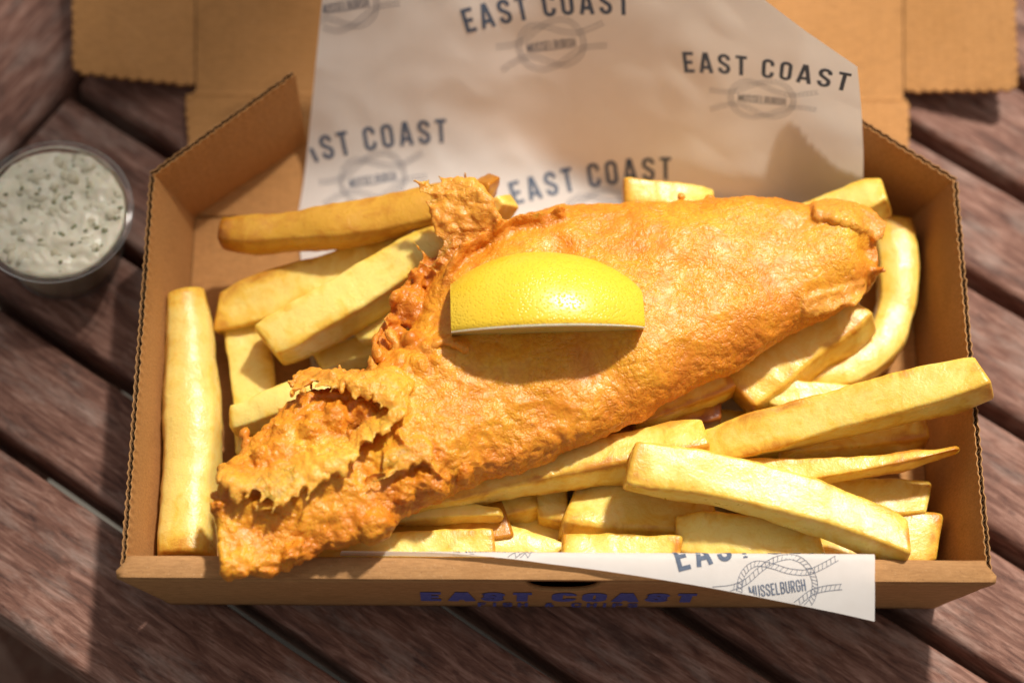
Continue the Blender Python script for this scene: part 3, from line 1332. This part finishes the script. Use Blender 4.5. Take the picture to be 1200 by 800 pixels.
# chips buried under the fish that carry it
GB = 'chips buried under the fish'
LB = 'chip buried under the battered fish at the bottom of the box'
for p, q in (((560, 330), (700, 310)), ((720, 300), (860, 280)), ((880, 310), (960, 280)), ((560, 430), (690, 400)), ((730, 400), (850, 370)), ((480, 530), (600, 490))):
    chip(LB, p, q, 54, .0115, .0115, .015, group=GB)
for p, q in (((540, 400), (700, 350)), ((720, 350), (880, 300)), ((470, 550), (600, 500)), ((700, 420), (800, 390))):
    chip(LB, p, q, 54, .027, .027, .014, group=GB)
# --- left side
chip('pale upright chip half covered by the blunt-ended chip', (290, 392), (304, 525), 60, .0105, .0105, .013)
chip('short shaded chip in the gap beside the fish, lying on the paper', (378, 425), (450, 405), 36, .011, .013, .012)
chip('shaded stub of a chip tucked against the ragged batter edge near the lemon', (425, 394), (495, 370), 46, .018, .026, .014)
chip('flat broad chip under the blunt-ended chip near the corner flap', (264, 366), (480, 296), 62, .0155, .028, .013, sk0=.3, tilt=.15)
chip('pale pointed chip poking out from under the torn end of the fish', (276, 492), (390, 455), 46, .025, .030, .014, t0=.75, r0=.4, rd=.4)
chip('thick blunt-ended pale chip running up to the fish beside the amber chip', (318, 402), (520, 290), 62, .027, .040, .016, sk0=.15)
chip('dark amber curved chip lying beside the folded corner flap', (264, 276), (530, 240), 50, .030, .045, .016, t0=.85, t1=1.12, bend=-.003, mat=CHIP_DARK, r0=.4, rd=.6)
chip('amber chip tip standing up behind the crisp batter flake', (552, 268), (571, 214), 24, .040, .056, .010, mat=CHIP_DARK)
chip('small yellow chip tip behind the crisp batter flake and the lemon', (560, 268), (592, 238), 32, .040, .050, .012, t1=.7)
chip('long fat pale chip standing along the cardboard side wall', (218, 354), (220, 656), 76, .019, .019, .026, t0=.86, t1=1.0, r0=.4, bend=.002, rd=.8)
# --- front, left of the middle
chip('rounded chip lying deep between the stub and the chunky chip', (590, 606), (690, 640), 44, .012, .012, .013)
chip('small upright chip stub deep beside the chunky brown-edged chip', (646, 555), (646, 612), 38, .020, .020, .016)
chip('short stubby chip wedged deep between fish and front chips', (560, 598), (624, 592), 42, .020, .020, .016)
chip('brownish chip behind the slim front chip, under the knob of batter', (395, 634), (590, 616), 52, .022, .022, .016, mat=CHIP_DARK)
chip('smooth oval chip end lying in front of the deep stubs', (660, 650), (565, 636), 60, .022, .022, .014, t0=.55, r0=.3, rd=.7)
chip('pale leaf-shaped chip with pointed tip below the long chip', (440, 594), (584, 604), 44, .033, .033, .012, t0=1.1, t1=.3, r1=.3, rd=.5)
chip('slim chip lying right behind the thin paper edge and fish tip', (350, 654), (574, 643), 44, .036, .036, .013)
# --- front right
chip('broad low chip against the shaded wall near the corner of the front wall', (956, 656), (1092, 636), 64, .016, .016, .020)
chip('broad golden chip under the crossing chips against the shaded wall', (930, 588), (1080, 594), 58, .018, .020, .016)
chip('deep chip lying on the paper under the crossing chips', (860, 580), (960, 560), 50, .012, .012, .015)
chip('chunky chip with orange-brown edges under the long crossing chips', (670, 602), (830, 604), 84, .024, .024, .020, tilt=-.15)
chip('chip half hidden behind the long overhanging chip, by the shaded wall', (920, 522), (1078, 502), 46, .024, .026, .015)
chip('dark chip slice showing just under the lower edge of the fish', (690, 508), (838, 484), 40, .024, .024, .014, mat=CHIP_DARK)
chip('slim brownish chip in the shaded gap under the lower edge of the fish', (745, 490), (850, 450), 30, .034, .034, .011)
chip('chip bent round in a hook near the fish tail', None, None, 56, .016, .020, .016, path=[(1044, 266), (1052, 330), (1040, 395), (1000, 432), (945, 446)], t0=.95, t1=.8, rd=.6, r0=.4)
chip('wide pale chip sticking out from under the fish beside the hooked chip', (868, 462), (1000, 366), 66, .030, .034, .014)
chip('short blunt chip in front of the wide pale chip and the hooked chip', (900, 464), (1010, 482), 46, .028, .026, .015)
chip('square chip end poking up behind the fish tail', (930, 272), (1034, 232), 46, .030, .040, .016)
chip('thin chip edge peeping out between fish and paper', (735, 230), (830, 240), 36, .036, .036, .012)
chip('small block chip right behind the front paper edge', (664, 655), (790, 655), 40, .030, .030, .018)
chip('square block chip under the long crossing chip by the printed front paper', (796, 630), (954, 642), 66, .030, .030, .019, tilt=.1)
chip('deep chip showing in the gap below the wide pale chip', (810, 506), (935, 512), 44, .012, .012, .014)
chip('deep chip lying on the paper below the square-cut long chip', (700, 566), (800, 545), 48, .0115, .0115, .014)
chip('low chip lying on the paper behind the front wall, under the knob of batter', (420, 640), (560, 628), 44, .0115, .0115, .014)
# --- top layer
chip('long pale chip lying from under the fish to its square-cut end', (476, 594), (822, 518), 54, .037, .041, .014, t0=.5, t1=1.08, r0=.3, bend=.002)
chip('slender pale chip tapering to a sharp tip near the shaded wall', (848, 560), (1118, 529), 44, .034, .042, .012, t1=.12, r1=.3, bend=-.002)
chip('long straight chip whose end overhangs the rim of the shaded wall', (832, 523), (1148, 443), 54, .037, .0585, .015, t0=.9, t1=1.08, tilt=.12)
chip('long bent chip lying across the others above the printed front paper', (742, 546), (1056, 636), 60, .053, .045, .014, t1=.82, bend=.004, sk0=-.15)

# ------------------------------------------------------------------ battered fish
# (upper outline pixel, lower outline pixel, height of centre, thickness up, thickness down)
SEC = [((254, 578), (262, 676), .0600, .005, .005),
       ((282, 530), (305, 674), .0590, .008, .007),
       ((320, 492), (352, 660), .0580, .010, .008),
       ((362, 456), (412, 634), .0560, .012, .010),
       ((415, 444), (478, 600), .0540, .014, .012),
       ((470, 405), (545, 570), .0525, .016, .013),
       ((498, 345), (615, 548), .0520, .016, .014),
       ((535, 285), (690, 518), .0520, .0170, .015),
       ((610, 255), (755, 488), .0520, .0175, .015),
       ((690, 247), (820, 456), .0520, .0175, .015),
       ((775, 242), (875, 425), .0515, .0165, .014),
       ((850, 238), (925, 394), .0510, .015, .013),
       ((920, 240), (970, 366), .0500, .013, .012),
       ((980, 248), (1010, 346), .0490, .012, .010),
       ((1020, 268), (1032, 322), .0480, .007, .006)]


def fish_pt(f):
    """interpolated section: centre, half vector (towards lower edge), up, down"""
    k = f * (len(SEC) - 1)
    return k


secs = []
for (a, b, z, up, dn) in SEC:
    A, B = at(a[0], a[1], z), at(b[0], b[1], z)
    secs.append(np.array([*((A + B) / 2), *((B - A) / 2), up, dn]))
NSEC = 110
S = cr(secs, NSEC)
V, F = [], []
NC = 64
for i, s in enumerate(S):
    c, h = Vector(s[:3]), Vector(s[3:6])
    for j in range(NC):
        a = 2 * math.pi * j / NC
        ca, sa = math.cos(a), math.sin(a)
        x_ = math.copysign(abs(ca) ** .82, ca)
        z_ = math.copysign(abs(sa) ** .9, sa)
        p = c + h * x_ + Vector((0, 0, z_ * (s[6] if sa > 0 else s[7])))
        V.append(p)
for i in range(NSEC):
    for j in range(NC):
        k = (j + 1) % NC
        F.append((i * NC + j, i * NC + k, (i + 1) * NC + k, (i + 1) * NC + j))
F.append(tuple(range(NC - 1, -1, -1)))
F.append(tuple(range(NSEC * NC, NSEC * NC + NC)))
bm = bmesh.new()
bv = [bm.verts.new(p) for p in V]
for f in F:
    bm.faces.new([bv[i] for i in f])
bmesh.ops.recalc_face_normals(bm, faces=bm.faces)
core_bvh = BVHTree.FromBMesh(bm)
CARVE = []


def top_z(x, y, default=None):
    hit = core_bvh.ray_cast(Vector((x, y, .3)), Vector((0, 0, -1)))
    return hit[0].z if hit[0] is not None else default


ICO = bmesh.new()
bmesh.ops.create_icosphere(ICO, subdivisions=1, radius=1)
ico_v = [v.co.copy() for v in ICO.verts]
ico_f = [[v.index for v in f.verts] for f in ICO.faces]
ICO.free()
MARK = []        # (point, radius, toast, crust)


def blob(p, r, toast=.0, crust=0.0, sc=(1, 1, 1)):
    p = Vector(p)
    vv = [bm.verts.new(p + Vector((q.x * r * sc[0], q.y * r * sc[1], q.z * r * sc[2]))) for q in ico_v]
    for f in ico_f:
        bm.faces.new([vv[i] for i in f])
    MARK.append((p, r * 1.8, toast, crust))


def surf(px, py, dz=0.0):
    """point of the fish surface that shows at a pixel"""
    o = CAM
    d = (FW + RT * ((px - 600) / FPX) - UP * ((py - 400) / FPX)).normalized()
    hit = core_bvh.ray_cast(o, d)
    if hit[0] is None:
        p = at(px, py, .055)
    else:
        p = hit[0]
    return p + Vector((0, 0, dz))


def ridge(pts, h, r, lean=(0, 0), toast=.2, crust=.6, rag=.5, seed=0):
    """a thin standing crust along pixel points, rising h, leaning by (x, y) over its height"""
    P = [surf(*p) for p in pts]
    L = sum((b - a).length for a, b in zip(P[:-1], P[1:]))
    n = max(3, int(L / (r * .75)))
    for i, c in enumerate(cr(P, n)):
        c = Vector(c)
        hh = h * (1 - rag * .5 + rag * noise.noise(Vector((i * r * 160, seed, 0)))) * math.sin(math.pi * (i + .6) / (n + 1.2)) ** .4
        m = max(1, int(hh / (r * .8)))
        for j in range(m + 1):
            t = j / m
            q = c + Vector((lean[0] * t * t, lean[1] * t * t, hh * t)) * 1.0
            q += Vector((noise.noise(q * 90), noise.noise(q * 90 + Vector((7, 0, 0))), 0)) * r * .6
            blob(q, r * (1 - .35 * t), toast, crust * (.4 + .6 * t))


fr_ = random.Random(21)
# hollows pressed into the body (pixel, radius, depth)
for px, py, r, d in ((428, 494, .0085, .0055), (392, 478, .007, .003), (428, 548, .006, .0030), (335, 628, .016, .0045), (290, 630, .012, .003), (1016, 290, .0065, .0050), (650, 290, .009, .0035), (480, 372, .009, .006),
                    (497, 545, .005, .0035), (560, 285, .008, .004), (800, 330, .020, .002), (700, 430, .022, .0022), (900, 300, .015, .0018), (600, 480, .018, .002)):
    CARVE.append((surf(px, py), r, d))
for v_ in bm.verts:
    dz = 0
    for (c_, r, d) in CARVE:
        q = (v_.co - c_).length / r
        if q < 1.6:
            dz += d * math.exp(-2.2 * q * q)
    v_.co.z -= dz
# crumbs all round the outline
for i, s in enumerate(S):
    c, h = Vector(s[:3]), Vector(s[3:6])
    fx = i / NSEC
    ragged = 1.0 if fx < .55 else .45
    for sg in (-1, 1):
        cnt = 1
        for _ in range(cnt):
            if fr_.random() < .4 and sg < 0:
                r = fr_.uniform(.0008, .0026) * (ragged if sg > 0 else max(.6, ragged))
                p = c + h * sg * fr_.uniform(.93, 1.03) + Vector((fr_.uniform(-.002, .002), fr_.uniform(-.002, .002), fr_.uniform(-.003, .003)))
                blob(p, r, fr_.uniform(.25, .55), fr_.uniform(0, .5), (1, 1, .8))
# lumps on the left half
for px, py, r, t in ((340, 512, .0085, .25), (372, 500, .006, .35), (318, 530, .006, .3), (445, 594, .0075, .2), (425, 606, .005, .3), (468, 575, .005, .3), (345, 640, .004, .4),
                     (395, 490, .007, .3), (425, 480, .006, .35), (470, 400, .006, .4), (482, 372, .007, .45), (478, 345, .006, .45), (500, 318, .006, .45), (490, 400, .005, .5),
                     (520, 300, .006, .45), (460, 430, .005, .45), (500, 430, .005, .3), (515, 420, .004, .3), (265, 590, .005, .5), (290, 560, .006, .4), (500, 560, .006, .45), (540, 552, .004, .5), (505, 535, .005, .5)):
    p = surf(px, py, -.002)
    for _ in range(4):
        blob(p + Vector((fr_.uniform(-1, 1), fr_.uniform(-1, 1), fr_.uniform(-.5, .3))) * r * .6, r * fr_.uniform(.55, .85), t + fr_.uniform(-.15, .15), 0)


def sheet(rows, dz, NI, NJ, toast=(.15, .1), crust=(.3, 1.0), r=.00125, hole=.62, rag=.35, seed=0):
    """a crisp layer of batter that lifts off the surface: rows of pixels from its root to its free edge"""
    P = [[surf(p[0], p[1], d) for p in row] for row, d in zip(rows, dz)]
    cols_ = [cr([list(p) for p in row], NJ) for row in P]
    for j_ in range(NJ + 1):
        lin = cr([c[j_] for c in cols_], NI)
        cut = NI * (1 - rag * (.5 + .8 * noise.noise(Vector((j_ * .17, seed, 0))) + .9 * noise.noise(Vector((j_ * .43, seed, 4))) + fr_.uniform(-.25, .25)))
        for i_, q in enumerate(lin):
            q = Vector(q)
            if i_ > cut or noise.noise(q * 300 + Vector((seed, 0, 0))) > hole:
                continue
            t = i_ / NI
            q += Vector((0, 0, .0014 * noise.noise(q * 150 + Vector((0, seed, 0)))))
            blob(q, r * (1 - .25 * t), toast[0] + (toast[1] - toast[0]) * t, crust[0] + (crust[1] - crust[0]) * t)


# apron of pale crisp batter over the torn end, lip above the dark hollow
sheet([[(262, 552), (308, 548), (350, 536), (388, 520), (420, 502), (452, 480)],
       [(262, 566), (304, 570), (345, 564), (386, 548), (420, 526), (458, 494)],
       [(258, 582), (296, 600), (332, 610), (384, 578), (420, 548), (466, 508)]], (.000, .0045, .0050), 20, 80, toast=(.1, .0), rag=.5, seed=1)
sheet([[(352, 440), (385, 436), (420, 436), (455, 436), (482, 452)],
       [(348, 456), (385, 450), (420, 454), (450, 466), (474, 488)],
       [(343, 476), (380, 468), (416, 478), (444, 490), (464, 508)]], (.001, .0055, .0055), 18, 64, toast=(.2, .12), crust=(.3, .8), rag=.5, seed=2)
sheet([[(452, 525), (480, 515), (500, 520)], [(450, 540), (478, 535), (505, 540)], [(446, 562), (480, 556), (512, 556)]], (.0, .003, .003), 14, 32, toast=(.25, .2), crust=(.2, .7), rag=.5, seed=3)
ridge([(300, 590), (330, 580), (360, 560), (395, 540)], .003, .0016, (.0, -.003), .1, .9, .8, 2)
ridge([(462, 500), (480, 520), (505, 535), (520, 548)], .005, .0017, (.001, -.003), .35, .5, .8, 5)
ridge([(430, 560), (452, 552), (470, 540)], .005, .0017, (.001, -.003), .15, .7, .8, 6)
# ragged edge left of the lemon and the standing flake above it
ridge([(455, 425), (452, 400), (462, 385), (472, 360), (492, 330), (505, 310)], .006, .0017, (-.003, .001), .40, .3, .9, 7)
ridge([(500, 405), (520, 398), (545, 405)], .004, .0017, (0, -.002), .3, .5, .8, 8)
ridge([(520, 330), (545, 300), (580, 275), (620, 262), (660, 255)], .006, .0018, (0, .002), .45, .3, .8, 9)
FL = [[(486, 212), (508, 206), (532, 210), (556, 218), (572, 236)],
      [(498, 232), (512, 228), (536, 232), (560, 240), (582, 252)],
      [(506, 256), (520, 254), (542, 258), (566, 262), (590, 266)],
      [(514, 282), (526, 282), (546, 284), (570, 284), (594, 280)],
      [(512, 306), (524, 308), (544, 308), (566, 304), (590, 296)]]
FZ = [.068, .067, .065, .0625, .060]
rows = []
for r_, z in zip(FL, FZ):
    rows.append([at(p[0], p[1], z + .0015 * noise.noise(Vector((p[0] * .05, p[1] * .05, 3)))) for p in r_])
NI, NJ = 20, 22
colsP = [cr([list(p) for p in r_], NJ) for r_ in rows]
for j in range(NJ + 1):
    lin = cr([colsP[k][j] for k in range(5)], NI)
    for i, q in enumerate(lin):
        q = Vector(q)
        nn_ = noise.noise(q * 260) + .6 * noise.noise(q * 520)
        edge = min(j, NJ - j, i * 1.4) / 4
        if nn_ > .62 or (edge < 1 and nn_ > .15 + edge * .3):
            continue
        blob(q + Vector((0, 0, .0018 * noise.noise(q * 330))), .0013 + .0005 * noise.noise(q * 400), .22 + .2 * i / NI, .75 - .4 * i / NI)
# thin spikes on the flake and along the torn edge
for (p, q) in (((548, 222), (546, 200)), ((500, 300), (484, 282)), ((512, 316), (492, 306)), ((462, 400), (448, 372)), ((468, 408), (452, 390)), ((352, 456), (338, 446)), ((412, 440), (394, 426)), ((440, 436), (436, 420)), ((562, 228), (558, 212))):
    a, b = surf(*p), at(q[0], q[1], .062)
    for k in range(9):
        blob(a.lerp(b, k / 8), .0016 * (1 - .62 * k / 8), .3, .7)
# fish tail end: rolled upper lip, dark hollow, knob
sheet([[(955, 240), (985, 240), (1015, 248), (1036, 262)], [(955, 250), (985, 252), (1012, 260), (1034, 272)], [(955, 260), (985, 264), (1010, 274), (1030, 284)]], (.0003, .0018, .0012), 11, 34, toast=(.25, .35), crust=(.3, .6), r=.0019, rag=.3, seed=7)
sheet([[(945, 352), (968, 346), (990, 340), (1012, 332)], [(945, 364), (968, 358), (990, 350), (1012, 342)], [(945, 376), (968, 370), (990, 362), (1010, 350)]], (.0, .0022, .0014), 10, 26, toast=(.1, .1), crust=(.5, .9), r=.0018, rag=.4, seed=8)
for px, py, r, t in ((1034, 318, .0028, .35), (1026, 318, .0030, .35)):
    blob(surf(px, py), r, t, .2)
bmesh.ops.recalc_face_normals(bm, faces=bm.faces)
me = bpy.data.meshes.new('battered_fish')
bm.to_mesh(me)
bm.free()
fish = bpy.data.objects.new('battered_fish', me)
COL.objects.link(fish)
rm = fish.modifiers.new('union', 'REMESH')
rm.mode = 'VOXEL'
rm.voxel_size = .00066
smo = fish.modifiers.new('soften', 'SMOOTH')
smo.factor = .5
smo.iterations = 5
dg = bpy.context.evaluated_depsgraph_get()
me2 = bpy.data.meshes.new_from_object(fish.evaluated_get(dg))
fish.modifiers.clear()
fish.data = me2
me = me2
nvt = len(me.vertices)
co = np.empty(nvt * 3, np.float32)
me.vertices.foreach_get('co', co)
co = co.reshape(-1, 3)
no = np.empty(nvt * 3, np.float32)
me.vertex_normals.foreach_get('vector', no)
no = no.reshape(-1, 3)
# fields along the fish: distance to the outline
cen = np.array([s[:3] for s in S])
hal = np.array([s[3:6] for s in S])
d2 = ((co[:, None, :2] - cen[None, ::2, :2]) ** 2).sum(2)
ii = d2.argmin(1) * 2
hv = hal[ii][:, :2]
hl = np.sqrt((hv ** 2).sum(1))
across = ((co[:, :2] - cen[ii][:, :2]) * hv).sum(1) / hl ** 2
fx = ii / NSEC
toast = np.zeros(nvt)
crust = np.zeros(nvt)
grid = {}
for idx, (p, r, t, c) in enumerate(MARK):
    for dx in (-1, 0, 1):
        for dy in (-1, 0, 1):
            grid.setdefault((int(p.x // .008) + dx, int(p.y // .008) + dy), []).append(idx)
MP = np.array([m[0] for m in MARK])
MR = np.array([m[1] for m in MARK])
MT = np.array([m[2] for m in MARK])
MC = np.array([m[3] for m in MARK])
cell = {}
for i in range(nvt):
    cell.setdefault((int(co[i, 0] // .008), int(co[i, 1] // .008)), []).append(i)
wsum = np.zeros(nvt)
for k, vi in cell.items():
    if k not in grid:
        continue
    vi = np.array(vi)
    gi = np.array(grid[k])
    dd = np.sqrt(((co[vi][:, None] - MP[gi][None]) ** 2).sum(2)) / MR[gi][None]
    w = np.clip(1 - dd, 0, 1) ** 2
    ws = w.sum(1) + 1e-6
    sat = np.clip(ws * 3, 0, 1)
    toast[vi] = (w * MT[gi][None]).sum(1) / ws * sat
    crust[vi] = (w * MC[gi][None]).sum(1) / ws * sat
    wsum[vi] = sat
edge = np.clip((np.abs(across) - .55) / .45, 0, 1)
base_t = .0 + .45 * edge ** 1.5 + .06 * np.clip((.50 - fx) / .4, 0, 1) + .25 * np.clip((fx - .9) / .1, 0, 1)
toast = toast * wsum * .75 + base_t * (1 - .6 * wsum)
disp = np.empty(nvt)
tvs = np.zeros((nvt, 3))
rag = np.clip(.55 + .65 * np.clip((.55 - fx) / .3, 0, 1) + .4 * edge, 0, 1.6)
for i in range(nvt):
    p = Vector(co[i])
    n0 = noise.noise(p * 48) + .8 * noise.noise(Vector((p.x * 26 + p.y * 12, p.y * 70 - p.x * 40, p.z * 20)))
    n1 = noise.noise(p * 120 + Vector((3, 1, 4)))
    n2 = noise.noise(p * 290)
    n3 = noise.noise(p * 640)
    bl = abs(noise.noise(p * 170 + Vector((9, 2, 5))))
    tv = noise.turbulence_vector(p * 75, 2, False) * (.0015 * min(1.1, max(0, rag[i] - .5)))
    tvs[i] = tv
    rd = 1 - abs(n1)
    disp[i] = .0020 * n0 + .0006 * n1 + (.0003 + .0018 * max(0, rag[i] - .55)) * (bl - .22) + (.0002 + .0011 * max(0, rag[i] - .55)) * (abs(n2) - .2) + (.00022 + .0005 * max(0, rag[i] - .55)) * (abs(n3) - .2)
    toast[i] += .10 * (rd - .6) - .18 * n0 + .30 * max(0, .16 - bl)
top = no[:, 2] > -.2
co2 = co + no * disp[:, None] + tvs
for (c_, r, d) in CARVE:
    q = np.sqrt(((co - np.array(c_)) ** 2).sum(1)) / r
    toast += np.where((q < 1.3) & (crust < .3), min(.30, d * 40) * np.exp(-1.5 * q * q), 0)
# let the soft underside follow the chips that carry it
for i in np.nonzero(no[:, 2] < -.1)[0]:
    hz = hm(co2[i, 0], co2[i, 1]) - .001
    if co2[i, 2] < hz < co2[i, 2] + .010:
        co2[i, 2] = hz
org = np.array([.02, .085, .052])
me.vertices.foreach_set('co', (co2 - org).astype(np.float32).ravel())
fish.location = org
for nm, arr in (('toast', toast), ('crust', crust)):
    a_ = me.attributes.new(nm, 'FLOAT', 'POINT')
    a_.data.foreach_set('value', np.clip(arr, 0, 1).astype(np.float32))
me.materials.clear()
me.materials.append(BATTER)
me.polygons.foreach_set('use_smooth', [True] * len(me.polygons))
me.update()
tag(fish, 'large golden battered fish lying across the chips, its torn end over the front wall', 'fish')
fish_bvh = BVHTree.FromPolygons([tuple(v) for v in co2], [tuple(p.vertices) for p in me.polygons])

# ------------------------------------------------------------------ lemon wedge
LR, LA = .0292, .0400
X_CUT, X_TIP = -.0305, .0352
T0, T1 = R(-18), R(72)
lem_rot = R(2.0)


def lr(x):
    q = max(0.0, 1 - (x / LA) ** 2)
    return LR * q ** .5 * (1 + .06 * math.exp(-((x - .036) / .006) ** 2))


lc = at(631, 352, .080)
# rest it on the batter
lz = -1
for px in range(545, 740, 12):
    for py in (350, 365, 380, 392):
        p = at(px, py, .072)
        h = fish_bvh.ray_cast(Vector((p.x, p.y, .3)), Vector((0, 0, -1)))
        if h[0] is not None:
            lz = max(lz, h[0].z)
apex = at(636, 377, lz + .019)
L_ORG = Vector((apex.x, apex.y + .0080, lz - .0095))
lemon = empty('lemon_wedge', L_ORG)
tag(lemon, 'glossy yellow lemon wedge resting rind up on the battered fish', 'lemon')


def lp(x, th, f=1.0):
    r = lr(x) * f
    y, z = r * math.sin(th), r * math.cos(th)
    p = Vector((x, y, z))
    p = Matrix.Rotation(lem_rot, 3, 'Z') @ p
    p = Matrix.Rotation(R(-1.0), 3, 'Y') @ p
    return L_ORG + p


nx, nt = 64, 40
V, F = [], []
for i in range(nx + 1):
    s = i / nx
    x = X_CUT + (X_TIP - X_CUT) * math.sin(s * math.pi / 2) ** .9 if s else X_CUT
    for j in range(nt + 1):
        t = j / nt
        TR = T0 + R(1.0)
        p = lp(x, TR + (T1 - TR) * t, 1.0)
        edge = min(t, 1 - t)
        p -= (p - lp(x, TR + (T1 - TR) * t, .5)).normalized() * .0005 * max(0, 1 - edge * 30) ** 2
        p += Vector((0, 0, .0005 * noise.noise(p * 60)))
        V.append(p)
for i in range(nx):
    for j in range(nt):
        a = i * (nt + 1) + j
        F.append((a, a + nt + 1, a + nt + 2, a + 1))
fix_normals(mesh_obj('rind', V, F, RIND, lemon, True))
for nm, mat, f0, f1, dep in (('pith', PITH, .875, 1.0, .0001), ('flesh', FLESH, .0, .875, .0009)):
    V, F = [], []
    n = 44
    K = 6
    for th, sg in ((T0, 1), (T1, -1)):
        n0 = len(V)
        for i in range(n + 1):
            s = i / n
            x = X_CUT + (X_TIP - X_CUT) * math.sin(s * math.pi / 2) ** .9 if s else X_CUT
            for k in range(K + 1):
                f = f0 + (f1 - f0) * k / K
                q = lp(x, th + sg * (dep / max(.004, LR) * (1 if nm == 'flesh' and k < K else .2)), f)
                V.append(q)
        for i in range(n):
            for k in range(K):
                a = n0 + i * (K + 1) + k
                F.append((a, a + 1, a + K + 2, a + K + 1))
    if nm == 'pith':      # bevelled white edge between rind and cut face
        n0 = len(V)
        for i in range(n + 1):
            s = i / n
            x = X_CUT + (X_TIP - X_CUT) * math.sin(s * math.pi / 2) ** .9 if s else X_CUT
            for k in range(4):
                V.append(lp(x, T0 + R(1.1) * k / 3, 1.0 - .018 * (1 - k / 3)))
        for i in range(n):
            for k in range(3):
                a = n0 + i * 4 + k
                F.append((a, a + 1, a + 5, a + 4))
    n0 = len(V)
    for j in range(21):
        th = T0 + (T1 - T0) * j / 20
        for k in range(K + 1):
            f = f0 + (f1 - f0) * k / K
            V.append(lp(X_CUT + dep, th, f))
    for j in range(20):
        for k in range(K):
            a = n0 + j * (K + 1) + k
            F.append((a, a + 1, a + K + 2, a + K + 1))
    fix_normals(mesh_obj(nm, V, F, mat, lemon, True))

# ------------------------------------------------------------------ tub of tartare sauce
TC = Vector((-.1832, .1400, 0))
tub = empty('sauce_tub', TC)
tag(tub, 'clear plastic pot holding the tartare sauce on the table', 'pot')
TZ = .0005


def lathe(prof, n, c):
    V, F = [], []
    m = len(prof)
    for i in range(n):
        a = 2 * math.pi * i / n
        for r, z in prof:
            V.append((c.x + r * math.cos(a), c.y + r * math.sin(a), z))
    for i in range(n):
        k = (i + 1) % n
        for j in range(m - 1):
            F.append((i * m + j, k * m + j, k * m + j + 1, i * m + j + 1))
    return V, F


V, F = lathe([(.0005, TZ), (.0205, TZ), (.0212, TZ + .0008), (.0262, .0295), (.0268, .0300), (.0270, .0325)], 96, TC)
fix_normals(mesh_obj('wall', V, F, PLASTIC, tub, True))
V, F = lathe([(.0270, .0325), (.0286, .0328), (.0293, .0322), (.0292, .0312), (.0286, .0308), (.0272, .0312)], 96, TC)
fix_normals(mesh_obj('rim', V, F, PLASTIC, tub, True))
V, F = [], []
SR = .0262
nr, na = 36, 110


def sauce_z(x, y):
    p = Vector((x * 1, y * 1, .3))
    return .0285 + .0020 + .0019 * noise.noise(p * 130) + .0015 * abs(noise.noise(p * 230)) + .0002 * noise.noise(p * 520) + .0010 * noise.noise(p * 55)


V.append((TC.x, TC.y, sauce_z(TC.x, TC.y)))
for i in range(1, nr + 1):
    for j in range(na):
        a = 2 * math.pi * j / na
        r = SR * i / nr
        x, y = TC.x + r * math.cos(a), TC.y + r * math.sin(a)
        V.append((x, y, sauce_z(x, y) - (.0012 if i == nr else 0)))
for j in range(na):
    F.append((0, 1 + j, 1 + (j + 1) % na))
for i in range(nr - 1):
    for j in range(na):
        k = (j + 1) % na
        a = 1 + i * na
        F.append((a + j, a + na + j, a + na + k, a + k))
b0 = len(V)
for (r, z) in ((.0250, .024), (.0225, .010), (.0206, .0022)):
    for j in range(na):
        a = 2 * math.pi * j / na
        V.append((TC.x + r * math.cos(a), TC.y + r * math.sin(a), z))
prev = 1 + (nr - 1) * na
for q in range(3):
    for j in range(na):
        k = (j + 1) % na
        F.append((prev + j, b0 + q * na + j, b0 + q * na + k, prev + k))
    prev = b0 + q * na
F.append(tuple(range(prev + na - 1, prev - 1, -1)))
sauce = mesh_obj('tartare_sauce', V, F, SAUCE, None, True, loc=TC + Vector((0, 0, .002)))
fix_normals(sauce)
tag(sauce, 'chunky cream tartare sauce with green herb bits filling the clear pot', 'sauce')
for nm, mat, cnt, r0_, r1_ in (('herb_bits', HERB, 50, .0005, .0013), ('gherkin_bits', GHERK, 75, .0012, .0028)):
    V, F = [], []
    for _ in range(cnt):
        a = rnd.uniform(0, 6.283)
        r = SR * .94 * rnd.random() ** .5
        x, y = TC.x + r * math.cos(a), TC.y + r * math.sin(a)
        q = rnd.uniform(r0_, r1_)
        c = Vector((x, y, sauce_z(x, y) + q * (-.05 if nm == 'herb_bits' else -.3)))
        rot = Matrix.Rotation(rnd.uniform(0, 6.28), 3, 'Z') @ Matrix.Rotation(rnd.uniform(-.6, .6), 3, 'X')
        n0 = len(V)
        s = Vector((rnd.uniform(.8, 1.6), rnd.uniform(.6, 1), rnd.uniform(.4, .7)))
        for v_ in ico_v:
            V.append(c + rot @ Vector((v_.x * q * s.x, v_.y * q * s.y, v_.z * q * s.z)) * (1 + .2 * noise.noise(v_ * 2 + c * 900)))
        F += [tuple(n0 + i for i in f) for f in ico_f]
    tag(mesh_obj(nm, V, F, mat, sauce, True), kind='stuff')
